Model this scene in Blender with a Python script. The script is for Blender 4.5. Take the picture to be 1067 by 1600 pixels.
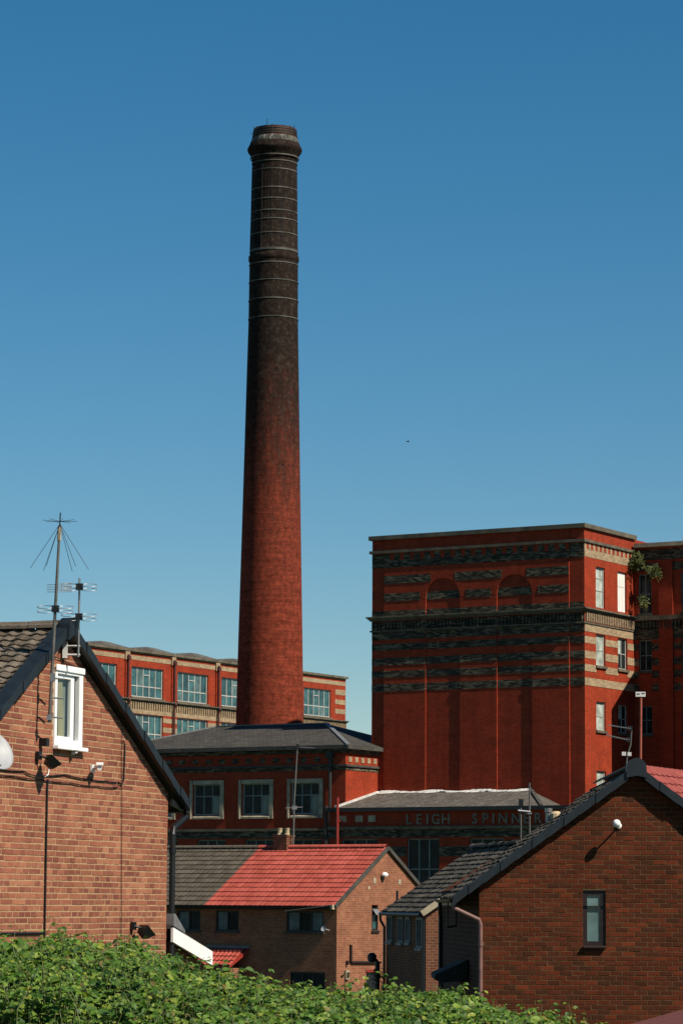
import bpy, bmesh, math, random
from mathutils import Vector, Matrix
random.seed(7)
R = math.radians
scene = bpy.context.scene
col = scene.collection
for o in list(bpy.data.objects):
    bpy.data.objects.remove(o)

# ------------------------------------------------------------ camera
HC = 4.9
cam = bpy.data.cameras.new('camera')
cam.sensor_fit = 'VERTICAL'
cam.sensor_height = 36.0
cam.lens = 36.0 * 4800 / 1600
cam.clip_start = 0.5
cam.clip_end = 9000
cam_o = bpy.data.objects.new('camera', cam)
col.objects.link(cam_o)
cam_o.location = (0, 0, HC)
cam_o.rotation_mode = 'QUATERNION'
PITCH = math.atan(613 / 4800.)
cam_o.rotation_quaternion = (Matrix.Rotation(math.pi / 2 + PITCH, 3, 'X') @ Matrix.Rotation(0.006, 3, 'Z')).to_quaternion()
scene.camera = cam_o

# ------------------------------------------------------------ sky, sun, exposure
SUN_AZ = R(54)        # to the right of straight back towards the camera
SUN_EL = R(46)
sun_dir = Vector((math.sin(SUN_AZ) * math.cos(SUN_EL), -math.cos(SUN_AZ) * math.cos(SUN_EL), math.sin(SUN_EL)))
world = bpy.data.worlds.new('World')
scene.world = world
world.use_nodes = True
wn = world.node_tree
wn.nodes.clear()
sky = wn.nodes.new('ShaderNodeTexSky')
sky.sky_type = 'NISHITA'
sky.sun_disc = False
sky.sun_elevation = SUN_EL
sky.sun_rotation = math.atan2(sun_dir.x, sun_dir.y)
sky.altitude = 450
sky.air_density = 1.0
sky.dust_density = 0.0
sky.ozone_density = 3.0
bg = wn.nodes.new('ShaderNodeBackground')
bg.inputs['Strength'].default_value = 0.057
out = wn.nodes.new('ShaderNodeOutputWorld')
hs = wn.nodes.new('ShaderNodeHueSaturation')       # the whole sky, a clear deep blue
hs.inputs['Hue'].default_value = 0.49
hs.inputs['Saturation'].default_value = 1.37
wn.links.new(sky.outputs[0], hs.inputs['Color'])
wn.links.new(hs.outputs[0], bg.inputs['Color'])
wn.links.new(bg.outputs[0], out.inputs['Surface'])
sl = bpy.data.lights.new('sun', 'SUN')
sl.energy = 5.0
sl.angle = R(0.53)
sl.color = (1.0, 0.91, 0.77)
so = bpy.data.objects.new('sun', sl)
col.objects.link(so)
so.rotation_mode = 'QUATERNION'
so.rotation_quaternion = sun_dir.to_track_quat('Z', 'Y')
so.location = (60, -60, 80)
scene.view_settings.view_transform = 'Standard'
scene.view_settings.look = 'None'
scene.view_settings.exposure = 0.5
scene.view_settings.gamma = 1.0
scene.view_settings.use_curve_mapping = False
scene.render.engine = 'CYCLES'

# ------------------------------------------------------------ materials
K = 0.70          # one reflectance scale for all but the white paint
def new_mat(name):
    m = bpy.data.materials.new(name)
    m.use_nodes = True
    nt = m.node_tree
    b = nt.nodes['Principled BSDF']
    return m, nt, b

def N(nt, t, **kw):
    n = nt.nodes.new(t)
    for k, v in kw.items():
        setattr(n, k, v)
    return n

def ramp(nt, stops, interp='LINEAR'):
    n = nt.nodes.new('ShaderNodeValToRGB')
    n.color_ramp.interpolation = interp
    e = n.color_ramp.elements
    while len(e) > 1:
        e.remove(e[-1])
    e[0].position, e[0].color = stops[0][0], tuple(stops[0][1]) + (1,)
    for p, c in stops[1:]:
        k = e.new(p)
        k.color = tuple(c) + (1,)
    return n

def mix(nt, a, b, fac, mode='MIX'):
    n = nt.nodes.new('ShaderNodeMix')
    n.data_type = 'RGBA'
    n.blend_type = mode
    for sock, v in ((n.inputs[0], fac), (n.inputs[6], a), (n.inputs[7], b)):
        if hasattr(v, 'is_output'):
            nt.links.new(v, sock)
        elif isinstance(v, (int, float)):
            sock.default_value = v
        else:
            sock.default_value = tuple(v) + (1,)
    return n.outputs[2]

def noise(nt, scale, detail=4, rough=0.6, vec=None, dims='3D'):
    n = nt.nodes.new('ShaderNodeTexNoise')
    n.inputs['Scale'].default_value = scale
    n.inputs['Detail'].default_value = detail
    n.inputs['Roughness'].default_value = rough
    if vec is not None:
        nt.links.new(vec, n.inputs['Vector'])
    return n

def coords(nt, kind='Object'):
    return nt.nodes.new('ShaderNodeTexCoord').outputs[kind]

def scaled(nt, vec, s):
    n = nt.nodes.new('ShaderNodeVectorMath')
    n.operation = 'MULTIPLY'
    nt.links.new(vec, n.inputs[0])
    n.inputs[1].default_value = s
    return n.outputs[0]

def bump(nt, b, height, strength=0.3, dist=0.01):
    n = nt.nodes.new('ShaderNodeBump')
    n.inputs['Strength'].default_value = strength
    n.inputs['Distance'].default_value = dist
    nt.links.new(height, n.inputs['Height'])
    nt.links.new(n.outputs[0], b.inputs['Normal'])

def m_plain(name, c, rough=0.6, var=0.25, scale=6.0, metal=0.0, bmp=0.0, spec=0.4, k=None):
    """paint, metal, plastic: a base colour with soft wear in it"""
    m, nt, b = new_mat(name)
    c = [x * (K if k is None else k) for x in c]
    v = coords(nt)
    n = noise(nt, scale, 5, 0.65, v)
    dark = [x * (1 - var) for x in c]
    light = [min(1, x * (1 + var * 0.6)) for x in c]
    r = ramp(nt, [(0.3, dark), (0.7, light)])
    nt.links.new(n.outputs[0], r.inputs[0])
    nt.links.new(r.outputs[0], b.inputs['Base Color'])
    b.inputs['Roughness'].default_value = rough
    b.inputs['Metallic'].default_value = metal
    b.inputs['Specular IOR Level'].default_value = spec
    if bmp:
        bump(nt, b, n.outputs[0], bmp, 0.02)
    return m

def wall_vec(nt):
    """(along the wall, height) for the upright faces of a building square to its own axes"""
    v = coords(nt)
    s = N(nt, 'ShaderNodeSeparateXYZ')
    nt.links.new(v, s.inputs[0])
    a = N(nt, 'ShaderNodeMath', operation='ADD')
    nt.links.new(s.outputs[0], a.inputs[0])
    nt.links.new(s.outputs[1], a.inputs[1])
    c = N(nt, 'ShaderNodeCombineXYZ')
    nt.links.new(a.outputs[0], c.inputs[0])
    nt.links.new(s.outputs[2], c.inputs[1])
    return c.outputs[0], v, s

def m_brickwork(name, c1, c2, mortar, bl=0.215, bh=0.075, stain=None, stain_amt=0.5, stain_scale=0.6, joint=0.010, rough=0.85, mott=0.35, stain_lo=0.5, stain_hi=0.72, stretch=(1, 1, 2.2), streak=0.0, bias=0.0):
    """far brickwork, courses under the size at which single bricks show"""
    m, nt, b = new_mat(name)
    c1, c2, mortar = [[x * K for x in c] for c in (c1, c2, mortar)]
    stain = [x * K for x in stain] if stain else None
    uv, v, s = wall_vec(nt)
    br = N(nt, 'ShaderNodeTexBrick')
    nt.links.new(uv, br.inputs['Vector'])
    br.inputs['Scale'].default_value = 1.0
    br.inputs['Brick Width'].default_value = bl
    br.inputs['Row Height'].default_value = bh
    br.inputs['Mortar Size'].default_value = joint
    br.inputs['Mortar Smooth'].default_value = 0.3
    br.inputs['Bias'].default_value = bias
    br.inputs['Color1'].default_value = tuple(c1) + (1,)
    br.inputs['Color2'].default_value = tuple(c2) + (1,)
    br.inputs['Mortar'].default_value = tuple(mortar) + (1,)
    n1 = noise(nt, 1.3, 6, 0.7, v)
    n2 = noise(nt, 9.0, 4, 0.7, v)
    r1 = ramp(nt, [(0.25, (1 - mott,) * 3), (0.75, (1 + mott * 0.5,) * 3)])
    nt.links.new(n1.outputs[0], r1.inputs[0])
    r2 = ramp(nt, [(0.25, (1 - mott * 0.6,) * 3), (0.75, (1 + mott * 0.4,) * 3)])
    nt.links.new(n2.outputs[0], r2.inputs[0])
    c = mix(nt, br.outputs['Color'], r1.outputs[0], 1.0, 'MULTIPLY')
    c = mix(nt, c, r2.outputs[0], 1.0, 'MULTIPLY')
    if stain:
        st = noise(nt, stain_scale, 8, 0.72, scaled(nt, v, stretch))
        rs = ramp(nt, [(stain_lo, (0, 0, 0)), (stain_hi, (1, 1, 1))])
        nt.links.new(st.outputs[0], rs.inputs[0])
        f = N(nt, 'ShaderNodeMath', operation='MULTIPLY')
        nt.links.new(rs.outputs[0], f.inputs[0])
        f.inputs[1].default_value = stain_amt
        c = mix(nt, c, stain, f.outputs[0])
    if streak:                                  # rain-washed soot, long in the height
        sk = noise(nt, 1.0, 7, 0.7, scaled(nt, v, (1.6, 1.6, 0.10)))
        rk = ramp(nt, [(0.42, (0, 0, 0)), (0.72, (streak,) * 3)])
        nt.links.new(sk.outputs[0], rk.inputs[0])
        c = mix(nt, c, [x * 0.35 for x in c2], rk.outputs[0])
    nt.links.new(c, b.inputs['Base Color'])
    b.inputs['Roughness'].default_value = rough
    b.inputs['Specular IOR Level'].default_value = 0.06
    bump(nt, b, br.outputs['Fac'], -0.35, 0.008)
    return m

def m_piece(name, stops, source, rough=0.85, grain=40, grain_amt=0.3, spots=None, spot_amt=0.6, spot_scale=18, blotch=None):
    """single bricks or tiles: each takes its own shade ('object' = per object, 'island' = per loose piece of a joined mesh)"""
    m, nt, b = new_mat(name)
    stops = [(p, [x * K for x in c]) for p, c in stops]
    spots = [x * K for x in spots] if spots else None
    if source == 'object':
        rnd = N(nt, 'ShaderNodeObjectInfo').outputs['Random']
    else:
        rnd = N(nt, 'ShaderNodeNewGeometry').outputs['Random Per Island']
    r = ramp(nt, stops)
    nt.links.new(rnd, r.inputs[0])
    geo = N(nt, 'ShaderNodeNewGeometry').outputs['Position']
    n = noise(nt, grain, 5, 0.7, geo)
    rg = ramp(nt, [(0.25, (1 - grain_amt,) * 3), (0.75, (1 + grain_amt * 0.5,) * 3)])
    nt.links.new(n.outputs[0], rg.inputs[0])
    c = mix(nt, r.outputs[0], rg.outputs[0], 1.0, 'MULTIPLY')
    if blotch:
        nb = noise(nt, 1.1, 4, 0.6, geo)
        rb = ramp(nt, [(0.35, (1 - blotch,) * 3), (0.7, (1 + blotch * 0.4,) * 3)])
        nt.links.new(nb.outputs[0], rb.inputs[0])
        c = mix(nt, c, rb.outputs[0], 1.0, 'MULTIPLY')
    if spots:
        ns = noise(nt, spot_scale, 5, 0.7, geo)
        rs = ramp(nt, [(0.55, (0, 0, 0)), (0.7, (spot_amt,) * 3)])
        nt.links.new(ns.outputs[0], rs.inputs[0])
        c = mix(nt, c, spots, rs.outputs[0])
    nt.links.new(c, b.inputs['Base Color'])
    b.inputs['Roughness'].default_value = rough
    b.inputs['Specular IOR Level'].default_value = 0.06
    bump(nt, b, n.outputs[0], 0.4, 0.006)
    return m

def m_slate(name, c1, c2, w=0.30, h=0.25, worn=None):
    m, nt, b = new_mat(name)
    c1, c2 = [[x * K for x in c] for c in (c1, c2)]
    worn = [x * K for x in worn] if worn else None
    v = coords(nt, 'UV')
    br = N(nt, 'ShaderNodeTexBrick')
    nt.links.new(v, br.inputs['Vector'])
    br.inputs['Scale'].default_value = 1.0
    br.inputs['Brick Width'].default_value = w
    br.inputs['Row Height'].default_value = h
    br.inputs['Mortar Size'].default_value = 0.014
    br.inputs['Color1'].default_value = tuple(c1) + (1,)
    br.inputs['Color2'].default_value = tuple(c2) + (1,)
    br.inputs['Mortar'].default_value = tuple(x * 0.35 for x in c1) + (1,)
    o = coords(nt)
    n = noise(nt, 0.9, 7, 0.7, o)
    r = ramp(nt, [(0.3, (0.7,) * 3), (0.7, (1.25,) * 3)])
    nt.links.new(n.outputs[0], r.inputs[0])
    c = mix(nt, br.outputs['Color'], r.outputs[0], 1.0, 'MULTIPLY')
    if worn:
        n2 = noise(nt, 2.0, 6, 0.7, scaled(nt, v, (1.6, 0.35, 1)))
        r2 = ramp(nt, [(0.5, (0, 0, 0)), (0.75, (0.7,) * 3)])
        nt.links.new(n2.outputs[0], r2.inputs[0])
        c = mix(nt, c, worn, r2.outputs[0])
    nt.links.new(c, b.inputs['Base Color'])
    b.inputs['Roughness'].default_value = 0.85
    b.inputs['Specular IOR Level'].default_value = 0.2
    bump(nt, b, br.outputs['Fac'], -0.5, 0.012)
    return m

def m_glass(name, tint=(0.008, 0.012, 0.013), rough=0.12, spec=0.08):
    """window panes with a dim room behind"""
    m, nt, b = new_mat(name)
    v = coords(nt)
    n = noise(nt, 1.7, 3, 0.6, v)
    r = ramp(nt, [(0.35, tint), (0.75, [x * 2.4 + 0.004 for x in tint])])
    nt.links.new(n.outputs[0], r.inputs[0])
    nt.links.new(r.outputs[0], b.inputs['Base Color'])
    b.inputs['Roughness'].default_value = rough
    b.inputs['IOR'].default_value = 1.5
    b.inputs['Specular IOR Level'].default_value = spec
    n2 = noise(nt, 0.8, 2, 0.5, v)
    bump(nt, b, n2.outputs[0], 0.08, 0.02)
    return m

def m_clear(name):
    m = bpy.data.materials.new(name)
    m.use_nodes = True
    nt = m.node_tree
    nt.nodes.clear()
    o = N(nt, 'ShaderNodeOutputMaterial')
    t = N(nt, 'ShaderNodeBsdfTransparent')
    t.inputs[0].default_value = (0.82, 0.86, 0.84, 1)
    g = N(nt, 'ShaderNodeBsdfGlossy')
    g.inputs['Roughness'].default_value = 0.03
    x = N(nt, 'ShaderNodeMixShader')
    x.inputs[0].default_value = 0.13
    nt.links.new(t.outputs[0], x.inputs[1])
    nt.links.new(g.outputs[0], x.inputs[2])
    nt.links.new(x.outputs[0], o.inputs[0])
    return m

def m_leaf(name, c1, c2, c3):
    m, nt, b = new_mat(name)
    geo = N(nt, 'ShaderNodeNewGeometry')
    r = ramp(nt, [(0.0, c1), (0.5, c2), (0.88, c3), (0.975, [c3[0] * 1.35, c3[1] * 1.05, c3[2]]), (0.985, [c3[0] * .9, c3[1] * .42, c3[2] * .8]), (1.0, [c3[0] * 1.1, c3[1] * .6, c3[2]])])
    nt.links.new(geo.outputs['Random Per Island'], r.inputs[0])
    n = noise(nt, 1.4, 4, 0.6, geo.outputs['Position'])
    rn = ramp(nt, [(0.3, (0.6, 0.66, 0.62)), (0.7, (1.25, 1.16, 1.0))])
    nt.links.new(n.outputs[0], rn.inputs[0])
    c = mix(nt, r.outputs[0], rn.outputs[0], 1.0, 'MULTIPLY')
    nt.links.new(c, b.inputs['Base Color'])
    b.inputs['Roughness'].default_value = 0.55
    b.inputs['Specular IOR Level'].default_value = 0.35
    tr = N(nt, 'ShaderNodeBsdfTranslucent')
    nt.links.new(mix(nt, c, (1.3, 1.35, 0.5), 1.0, 'MULTIPLY'), tr.inputs[0])
    x = N(nt, 'ShaderNodeMixShader')
    x.inputs[0].default_value = 0.3
    nt.links.new(b.outputs[0], x.inputs[1])
    nt.links.new(tr.outputs[0], x.inputs[2])
    nt.links.new(x.outputs[0], nt.nodes['Material Output'].inputs[0])
    return m

M = {}
LB = [(0.0, (0.28, 0.092, 0.064)), (0.2, (0.34, 0.118, 0.078)), (0.5, (0.41, 0.148, 0.092)), (0.8, (0.46, 0.176, 0.104)), (1.0, (0.52, 0.22, 0.128))]
M['brick_l'] = m_piece('orange_brick', LB, 'object', blotch=0.3, spots=(0.46, 0.30, 0.19), spot_amt=0.45)
M['brick_l_j'] = m_piece('orange_brick_joined', LB, 'island', blotch=0.3, spots=(0.46, 0.30, 0.19), spot_amt=0.45)
RB = [(0.0, (0.085, 0.032, 0.016)), (0.25, (0.11, 0.034, 0.016)), (0.6, (0.142, 0.036, 0.0165)), (0.85, (0.165, 0.039, 0.017)), (1.0, (0.22, 0.05, 0.02))]
M['brick_r'] = m_piece('brown_red_brick', RB, 'object', blotch=0.25, spots=(0.05, 0.038, 0.03), spot_amt=0.5)
M['brick_r_j'] = m_piece('brown_red_brick_joined', RB, 'island', blotch=0.25, spots=(0.05, 0.038, 0.03), spot_amt=0.5)
M['mortar_l'] = m_plain('buff_mortar', (0.52, 0.34, 0.19), 0.95, 0.3, 14, spec=0.05)
M['mortar_r'] = m_plain('grey_mortar', (0.155, 0.088, 0.045), 0.95, 0.45, 10, spec=0.05)
M['brick_mid'] = m_brickwork('salmon_brickwork', (0.42, 0.155, 0.08), (0.30, 0.095, 0.052), (0.36, 0.22, 0.14), 0.2, 0.075, stain=(0.16, 0.07, 0.05), stain_amt=0.45, stain_scale=1.2, joint=0.011)
M['brick_left'] = m_brickwork('orange_brickwork', (0.42, 0.155, 0.08), (0.31, 0.108, 0.064), (0.46, 0.31, 0.18), 0.2, 0.075, stain=(0.2, 0.085, 0.055), stain_amt=0.4, stain_scale=1.2, joint=0.012)
M['brick_ter'] = m_brickwork('terrace_brickwork', (0.28, 0.095, 0.05), (0.17, 0.06, 0.035), (0.26, 0.17, 0.11), 0.2, 0.075, stain=(0.10, 0.05, 0.03), stain_amt=0.4, stain_scale=1.5, joint=0.011)
M['brick_far'] = m_brickwork('brown_brickwork', (0.14, 0.045, 0.03), (0.10, 0.035, 0.025), (0.14, 0.1, 0.07), 0.2, 0.075)
M['mill'] = m_brickwork('glazed_red_brickwork', (0.50, 0.054, 0.019), (0.33, 0.036, 0.014), (0.34, 0.09, 0.05), 0.23, 0.08, stain=(0.16, 0.035, 0.022), stain_amt=0.55, stain_scale=0.4, joint=0.011, mott=0.24, rough=0.7, streak=0.28)
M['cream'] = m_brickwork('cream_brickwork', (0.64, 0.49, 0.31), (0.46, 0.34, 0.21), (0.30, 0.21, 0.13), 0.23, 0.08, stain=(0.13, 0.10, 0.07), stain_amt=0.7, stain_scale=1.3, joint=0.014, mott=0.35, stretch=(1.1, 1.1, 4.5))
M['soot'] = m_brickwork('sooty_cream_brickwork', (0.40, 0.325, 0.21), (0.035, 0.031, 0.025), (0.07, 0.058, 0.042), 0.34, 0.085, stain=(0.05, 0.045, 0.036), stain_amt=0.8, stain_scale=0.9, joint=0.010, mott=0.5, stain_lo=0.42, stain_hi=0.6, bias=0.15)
M['stone'] = m_plain('weathered_stone', (0.15, 0.125, 0.085), 0.9, 0.55, 1.6, bmp=0.3)
M['stone_d'] = m_plain('sooty_stone', (0.075, 0.07, 0.058), 0.9, 0.5, 1.6, bmp=0.3)
M['stone_l'] = m_plain('pale_window_stone', (0.46, 0.38, 0.26), 0.85, 0.4, 2.5, bmp=0.2)
M['slate'] = m_slate('grey_slate', (0.088, 0.08, 0.07), (0.058, 0.054, 0.048), 0.35, 0.28)
M['slate_w'] = m_slate('worn_slate', (0.15, 0.132, 0.112), (0.095, 0.085, 0.074), 0.35, 0.28, worn=(0.30, 0.275, 0.245))
M['lead'] = m_plain('pale_flashing', (0.75, 0.73, 0.69), 0.6, 0.4, 3)
M['lead_g'] = m_plain('grey_lead', (0.20, 0.205, 0.21), 0.55, 0.4, 5)
M['black'] = m_plain('black_plastic', (0.012, 0.013, 0.014), 0.4, 0.3, 6)
M['verge'] = m_plain('dark_slate_blue_verge', (0.013, 0.020, 0.026), 0.5, 0.4, 7)
M['gutter_p'] = m_plain('faded_pink_pipe', (0.26, 0.14, 0.12), 0.5, 0.25, 8)
M['brown_w'] = m_plain('dark_brown_frame', (0.028, 0.012, 0.009), 0.45, 0.4, 8)
M['upvc'] = m_plain('white_plastic', (0.80, 0.80, 0.78), 0.35, 0.05, 3, k=0.95)
M['white_p'] = m_plain('white_painted_board', (0.78, 0.77, 0.74), 0.5, 0.1, 4, k=0.95)
M['steelwhite'] = m_plain('off_white_glazing_bars', (0.52, 0.52, 0.48), 0.5, 0.25, 2)
M['steelgrey'] = m_plain('grey_green_glazing_bars', (0.22, 0.26, 0.25), 0.5, 0.3, 2)
M['glass_teal'] = m_glass('teal_tinted_glass', (0.022, 0.062, 0.066), 0.12, 0.4)
M['glass_teal2'] = m_glass('dark_teal_glass', (0.014, 0.04, 0.045), 0.12, 0.4)
M['glass_teal3'] = m_glass('dusty_teal_glass', (0.05, 0.085, 0.085), 0.3, 0.3)
M['glass'] = m_glass('dark_glass')
M['glass_pale'] = m_glass('pale_grey_glass', (0.20, 0.225, 0.20), 0.35)  # pale grey-green base colour for the panes of the tower side
M['glass_lamp'] = m_glass('grey_lamp_glass', (0.05, 0.06, 0.06), 0.25)
M['glass_net'] = m_glass('netted_glass', (0.07, 0.085, 0.088), 0.2)
M['glass_r'] = m_glass('sky_toned_glass', (0.06, 0.10, 0.10), 0.1, 0.5)  # reflected sky put into the base colour as a pale teal tint
M['clear'] = m_clear('clear_glass')
M['board'] = m_plain('white_boarding', (0.78, 0.76, 0.72), 0.6, 0.1, 2, k=0.85)
M['curtain'] = m_plain('cream_curtain', (0.55, 0.50, 0.30), 0.9, 0.2, 5)
M['net'] = m_plain('grey_blind', (0.30, 0.33, 0.32), 0.9, 0.25, 2)
M['room'] = m_plain('dim_room', (0.10, 0.10, 0.095), 0.9, 0.3, 3)
M['alu'] = m_plain('dull_aluminium', (0.42, 0.42, 0.41), 0.4, 0.25, 9, metal=0.7)
M['alu_b'] = m_plain('bright_aluminium', (0.75, 0.75, 0.74), 0.3, 0.1, 9, metal=0.6)
M['pole'] = m_plain('galvanised_pole', (0.17, 0.16, 0.145), 0.55, 0.4, 9, metal=0.3)
M['rustpole'] = m_plain('red_oxide_pole', (0.42, 0.10, 0.055), 0.6, 0.3, 7)
M['dish'] = m_plain('grey_dish', (0.42, 0.43, 0.44), 0.5, 0.15, 3)
M['iron'] = m_plain('pale_iron_band', (0.12, 0.115, 0.10), 0.7, 0.85, 0.8)
M['iron_d'] = m_plain('dark_iron', (0.03, 0.028, 0.027), 0.6, 0.4, 3)
M['maroon'] = m_plain('dark_maroon_pipe', (0.09, 0.022, 0.018), 0.6, 0.3, 3)
M['redpaint'] = m_plain('red_iron_pipe', (0.32, 0.03, 0.02), 0.5, 0.3, 3)
RT = [(0.0, (0.47, 0.094, 0.066)), (0.5, (0.56, 0.117, 0.085)), (1.0, (0.63, 0.14, 0.105))]
M['tile_red'] = m_piece('red_roof_tile', RT, 'island', grain=9, grain_amt=0.22, blotch=0.14, spots=(0.26, 0.07, 0.05), spot_amt=0.4, spot_scale=5)
BT = [(0.0, (0.105, 0.086, 0.064)), (0.5, (0.135, 0.112, 0.084)), (1.0, (0.165, 0.14, 0.107))]
M['tile_brown'] = m_piece('brown_roof_tile', BT, 'island', grain=9, grain_amt=0.25, spots=(0.04, 0.035, 0.03), spot_amt=0.7, spot_scale=6)
LT = [(0.0, (0.11, 0.088, 0.066)), (0.5, (0.17, 0.138, 0.105)), (1.0, (0.23, 0.19, 0.15))]
M['tile_l'] = m_piece('weathered_tile', LT, 'object', grain=24, grain_amt=0.5, spots=(0.05, 0.04, 0.03), spot_amt=0.85, spot_scale=14)
M['tile_l_j'] = m_piece('weathered_tile_joined', LT, 'island', grain=24, grain_amt=0.5, spots=(0.05, 0.04, 0.03), spot_amt=0.85, spot_scale=14)
DT = [(0.0, (0.075, 0.065, 0.052)), (0.5, (0.12, 0.105, 0.085)), (1.0, (0.19, 0.168, 0.135))]
M['tile_r'] = m_piece('dark_mossy_tile', DT, 'object', grain=20, grain_amt=0.5, spots=(0.035, 0.032, 0.022), spot_amt=0.8, spot_scale=9)
M['tile_r_j'] = m_piece('dark_mossy_tile_joined', DT, 'island', grain=20, grain_amt=0.5, spots=(0.035, 0.032, 0.022), spot_amt=0.8, spot_scale=9)
PT_ = [(0.0, (0.30, 0.075, 0.065)), (1.0, (0.38, 0.10, 0.085))]
M['tile_pink'] = m_piece('weathered_pink_tile', PT_, 'island', grain=9, grain_amt=0.25)
M['roofdark'] = m_plain('dark_roof_felt', (0.03, 0.028, 0.026), 0.9, 0.3, 4)
M['pot'] = m_plain('buff_chimney_pot', (0.60, 0.47, 0.28), 0.8, 0.2, 3)
M['leaf'] = m_leaf('bramble_leaf', (0.024, 0.07, 0.010), (0.075, 0.165, 0.018), (0.18, 0.265, 0.04))
M['leaf_d'] = m_leaf('buddleia_leaf', (0.03, 0.05, 0.012), (0.06, 0.085, 0.02), (0.11, 0.12, 0.035))
M['stem'] = m_plain('bramble_stem', (0.15, 0.17, 0.06), 0.8, 0.4, 12)
M['feather'] = m_plain('dark_feather', (0.02, 0.02, 0.02), 0.7, 0.2, 9)
M['shed'] = m_plain('red_brown_felt', (0.17, 0.04, 0.025), 0.85, 0.3, 5)
M['letter'] = m_plain('pale_stone_letter', (0.25, 0.21, 0.15), 0.85, 0.55, 3.5)

# chimney brickwork: courses round a round shaft, soot that thickens towards the mouth
def m_chimney():
    m, nt, b = new_mat('smoke_stained_brickwork')
    v = coords(nt)
    s = N(nt, 'ShaderNodeSeparateXYZ')
    nt.links.new(v, s.inputs[0])
    at = N(nt, 'ShaderNodeMath', operation='ARCTAN2')
    nt.links.new(s.outputs[1], at.inputs[0])
    nt.links.new(s.outputs[0], at.inputs[1])
    mu = N(nt, 'ShaderNodeMath', operation='MULTIPLY')
    nt.links.new(at.outputs[0], mu.inputs[0])
    mu.inputs[1].default_value = 2.0
    cb = N(nt, 'ShaderNodeCombineXYZ')
    nt.links.new(mu.outputs[0], cb.inputs[0])
    nt.links.new(s.outputs[2], cb.inputs[1])
    br = N(nt, 'ShaderNodeTexBrick')
    nt.links.new(cb.outputs[0], br.inputs['Vector'])
    br.inputs['Scale'].default_value = 1.0
    br.inputs['Brick Width'].default_value = 0.24
    br.inputs['Row Height'].default_value = 0.085
    br.inputs['Mortar Size'].default_value = 0.008
    br.inputs['Color1'].default_value = (0.27, 0.046, 0.022, 1)
    br.inputs['Color2'].default_value = (0.175, 0.032, 0.017, 1)
    br.inputs['Mortar'].default_value = (0.10, 0.035, 0.022, 1)
    n1 = noise(nt, 3.5, 6, 0.75, scaled(nt, cb.outputs[0], (1.0, 0.55, 1)))
    n3 = noise(nt, 1.0, 5, 0.75, scaled(nt, cb.outputs[0], (0.3, 5.0, 1)))
    r1 = ramp(nt, [(0.30, (0.42, 0.42, 0.42)), (0.7, (1.3, 1.3, 1.3))])
    nt.links.new(n1.outputs[0], r1.inputs[0])
    r3 = ramp(nt, [(0.32, (0.6, 0.6, 0.6)), (0.68, (1.2, 1.2, 1.2))])
    nt.links.new(n3.outputs[0], r3.inputs[0])
    c = mix(nt, br.outputs['Color'], r1.outputs[0], 1.0, 'MULTIPLY')
    c = mix(nt, c, r3.outputs[0], 1.0, 'MULTIPLY')
    n2 = noise(nt, 1.5, 9, 0.82, scaled(nt, v, (1.0, 1.0, 0.22)))
    ad = N(nt, 'ShaderNodeMath', operation='MULTIPLY_ADD')
    nt.links.new(n2.outputs[0], ad.inputs[0])
    ad.inputs[1].default_value = 24.0
    nt.links.new(s.outputs[2], ad.inputs[2])
    rz = N(nt, 'ShaderNodeMapRange')
    nt.links.new(ad.outputs[0], rz.inputs[0])
    rz.inputs[1].default_value = 38.0
    rz.inputs[2].default_value = 55.0
    sm = ramp(nt, [(0.0, (0, 0, 0)), (0.35, (0.22,) * 3), (0.75, (0.85,) * 3), (1.0, (0.96,) * 3)])
    nt.links.new(rz.outputs[0], sm.inputs[0])
    n4 = noise(nt, 3.2, 8, 0.85, v)
    r4 = ramp(nt, [(0.36, (0.004, 0.004, 0.0035)), (0.52, (0.013, 0.0125, 0.010)), (0.70, (0.06, 0.053, 0.04))])
    nt.links.new(n4.outputs[0], r4.inputs[0])
    c = mix(nt, c, r4.outputs[0], sm.outputs[0])
    nt.links.new(c, b.inputs['Base Color'])
    b.inputs['Roughness'].default_value = 0.85
    b.inputs['Specular IOR Level'].default_value = 0.06
    bump(nt, b, br.outputs['Fac'], -0.4, 0.01)
    return m
M['chim'] = m_chimney()

def m_cap():
    """stone crown with pale weathered streaks and bird lime"""
    m, nt, b = new_mat('streaked_crown_stone')
    v = coords(nt)
    n = noise(nt, 2.6, 6, 0.75, scaled(nt, v, (2.4, 2.4, 0.7)))
    r = ramp(nt, [(0.44, (0.02, 0.019, 0.016)), (0.58, (0.10, 0.095, 0.08)), (0.70, (0.42, 0.41, 0.37))])
    nt.links.new(n.outputs[0], r.inputs[0])
    nt.links.new(r.outputs[0], b.inputs['Base Color'])
    b.inputs['Roughness'].default_value = 0.9
    return m
M['cap'] = m_cap()

def m_ground():
    m, nt, b = new_mat('rough_grass_ground')
    v = coords(nt)
    n = noise(nt, 0.35, 8, 0.7, v)
    n2 = noise(nt, 14, 5, 0.7, v)
    r = ramp(nt, [(0.3, (0.03, 0.045, 0.014)), (0.6, (0.055, 0.075, 0.022)), (0.8, (0.10, 0.085, 0.045))])
    nt.links.new(n.outputs[0], r.inputs[0])
    r2 = ramp(nt, [(0.3, (0.6,) * 3), (0.7, (1.2,) * 3)])
    nt.links.new(n2.outputs[0], r2.inputs[0])
    nt.links.new(mix(nt, r.outputs[0], r2.outputs[0], 1.0, 'MULTIPLY'), b.inputs['Base Color'])
    b.inputs['Roughness'].default_value = 0.95
    bump(nt, b, n2.outputs[0], 0.6, 0.05)
    return m
M['ground'] = m_ground()

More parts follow.
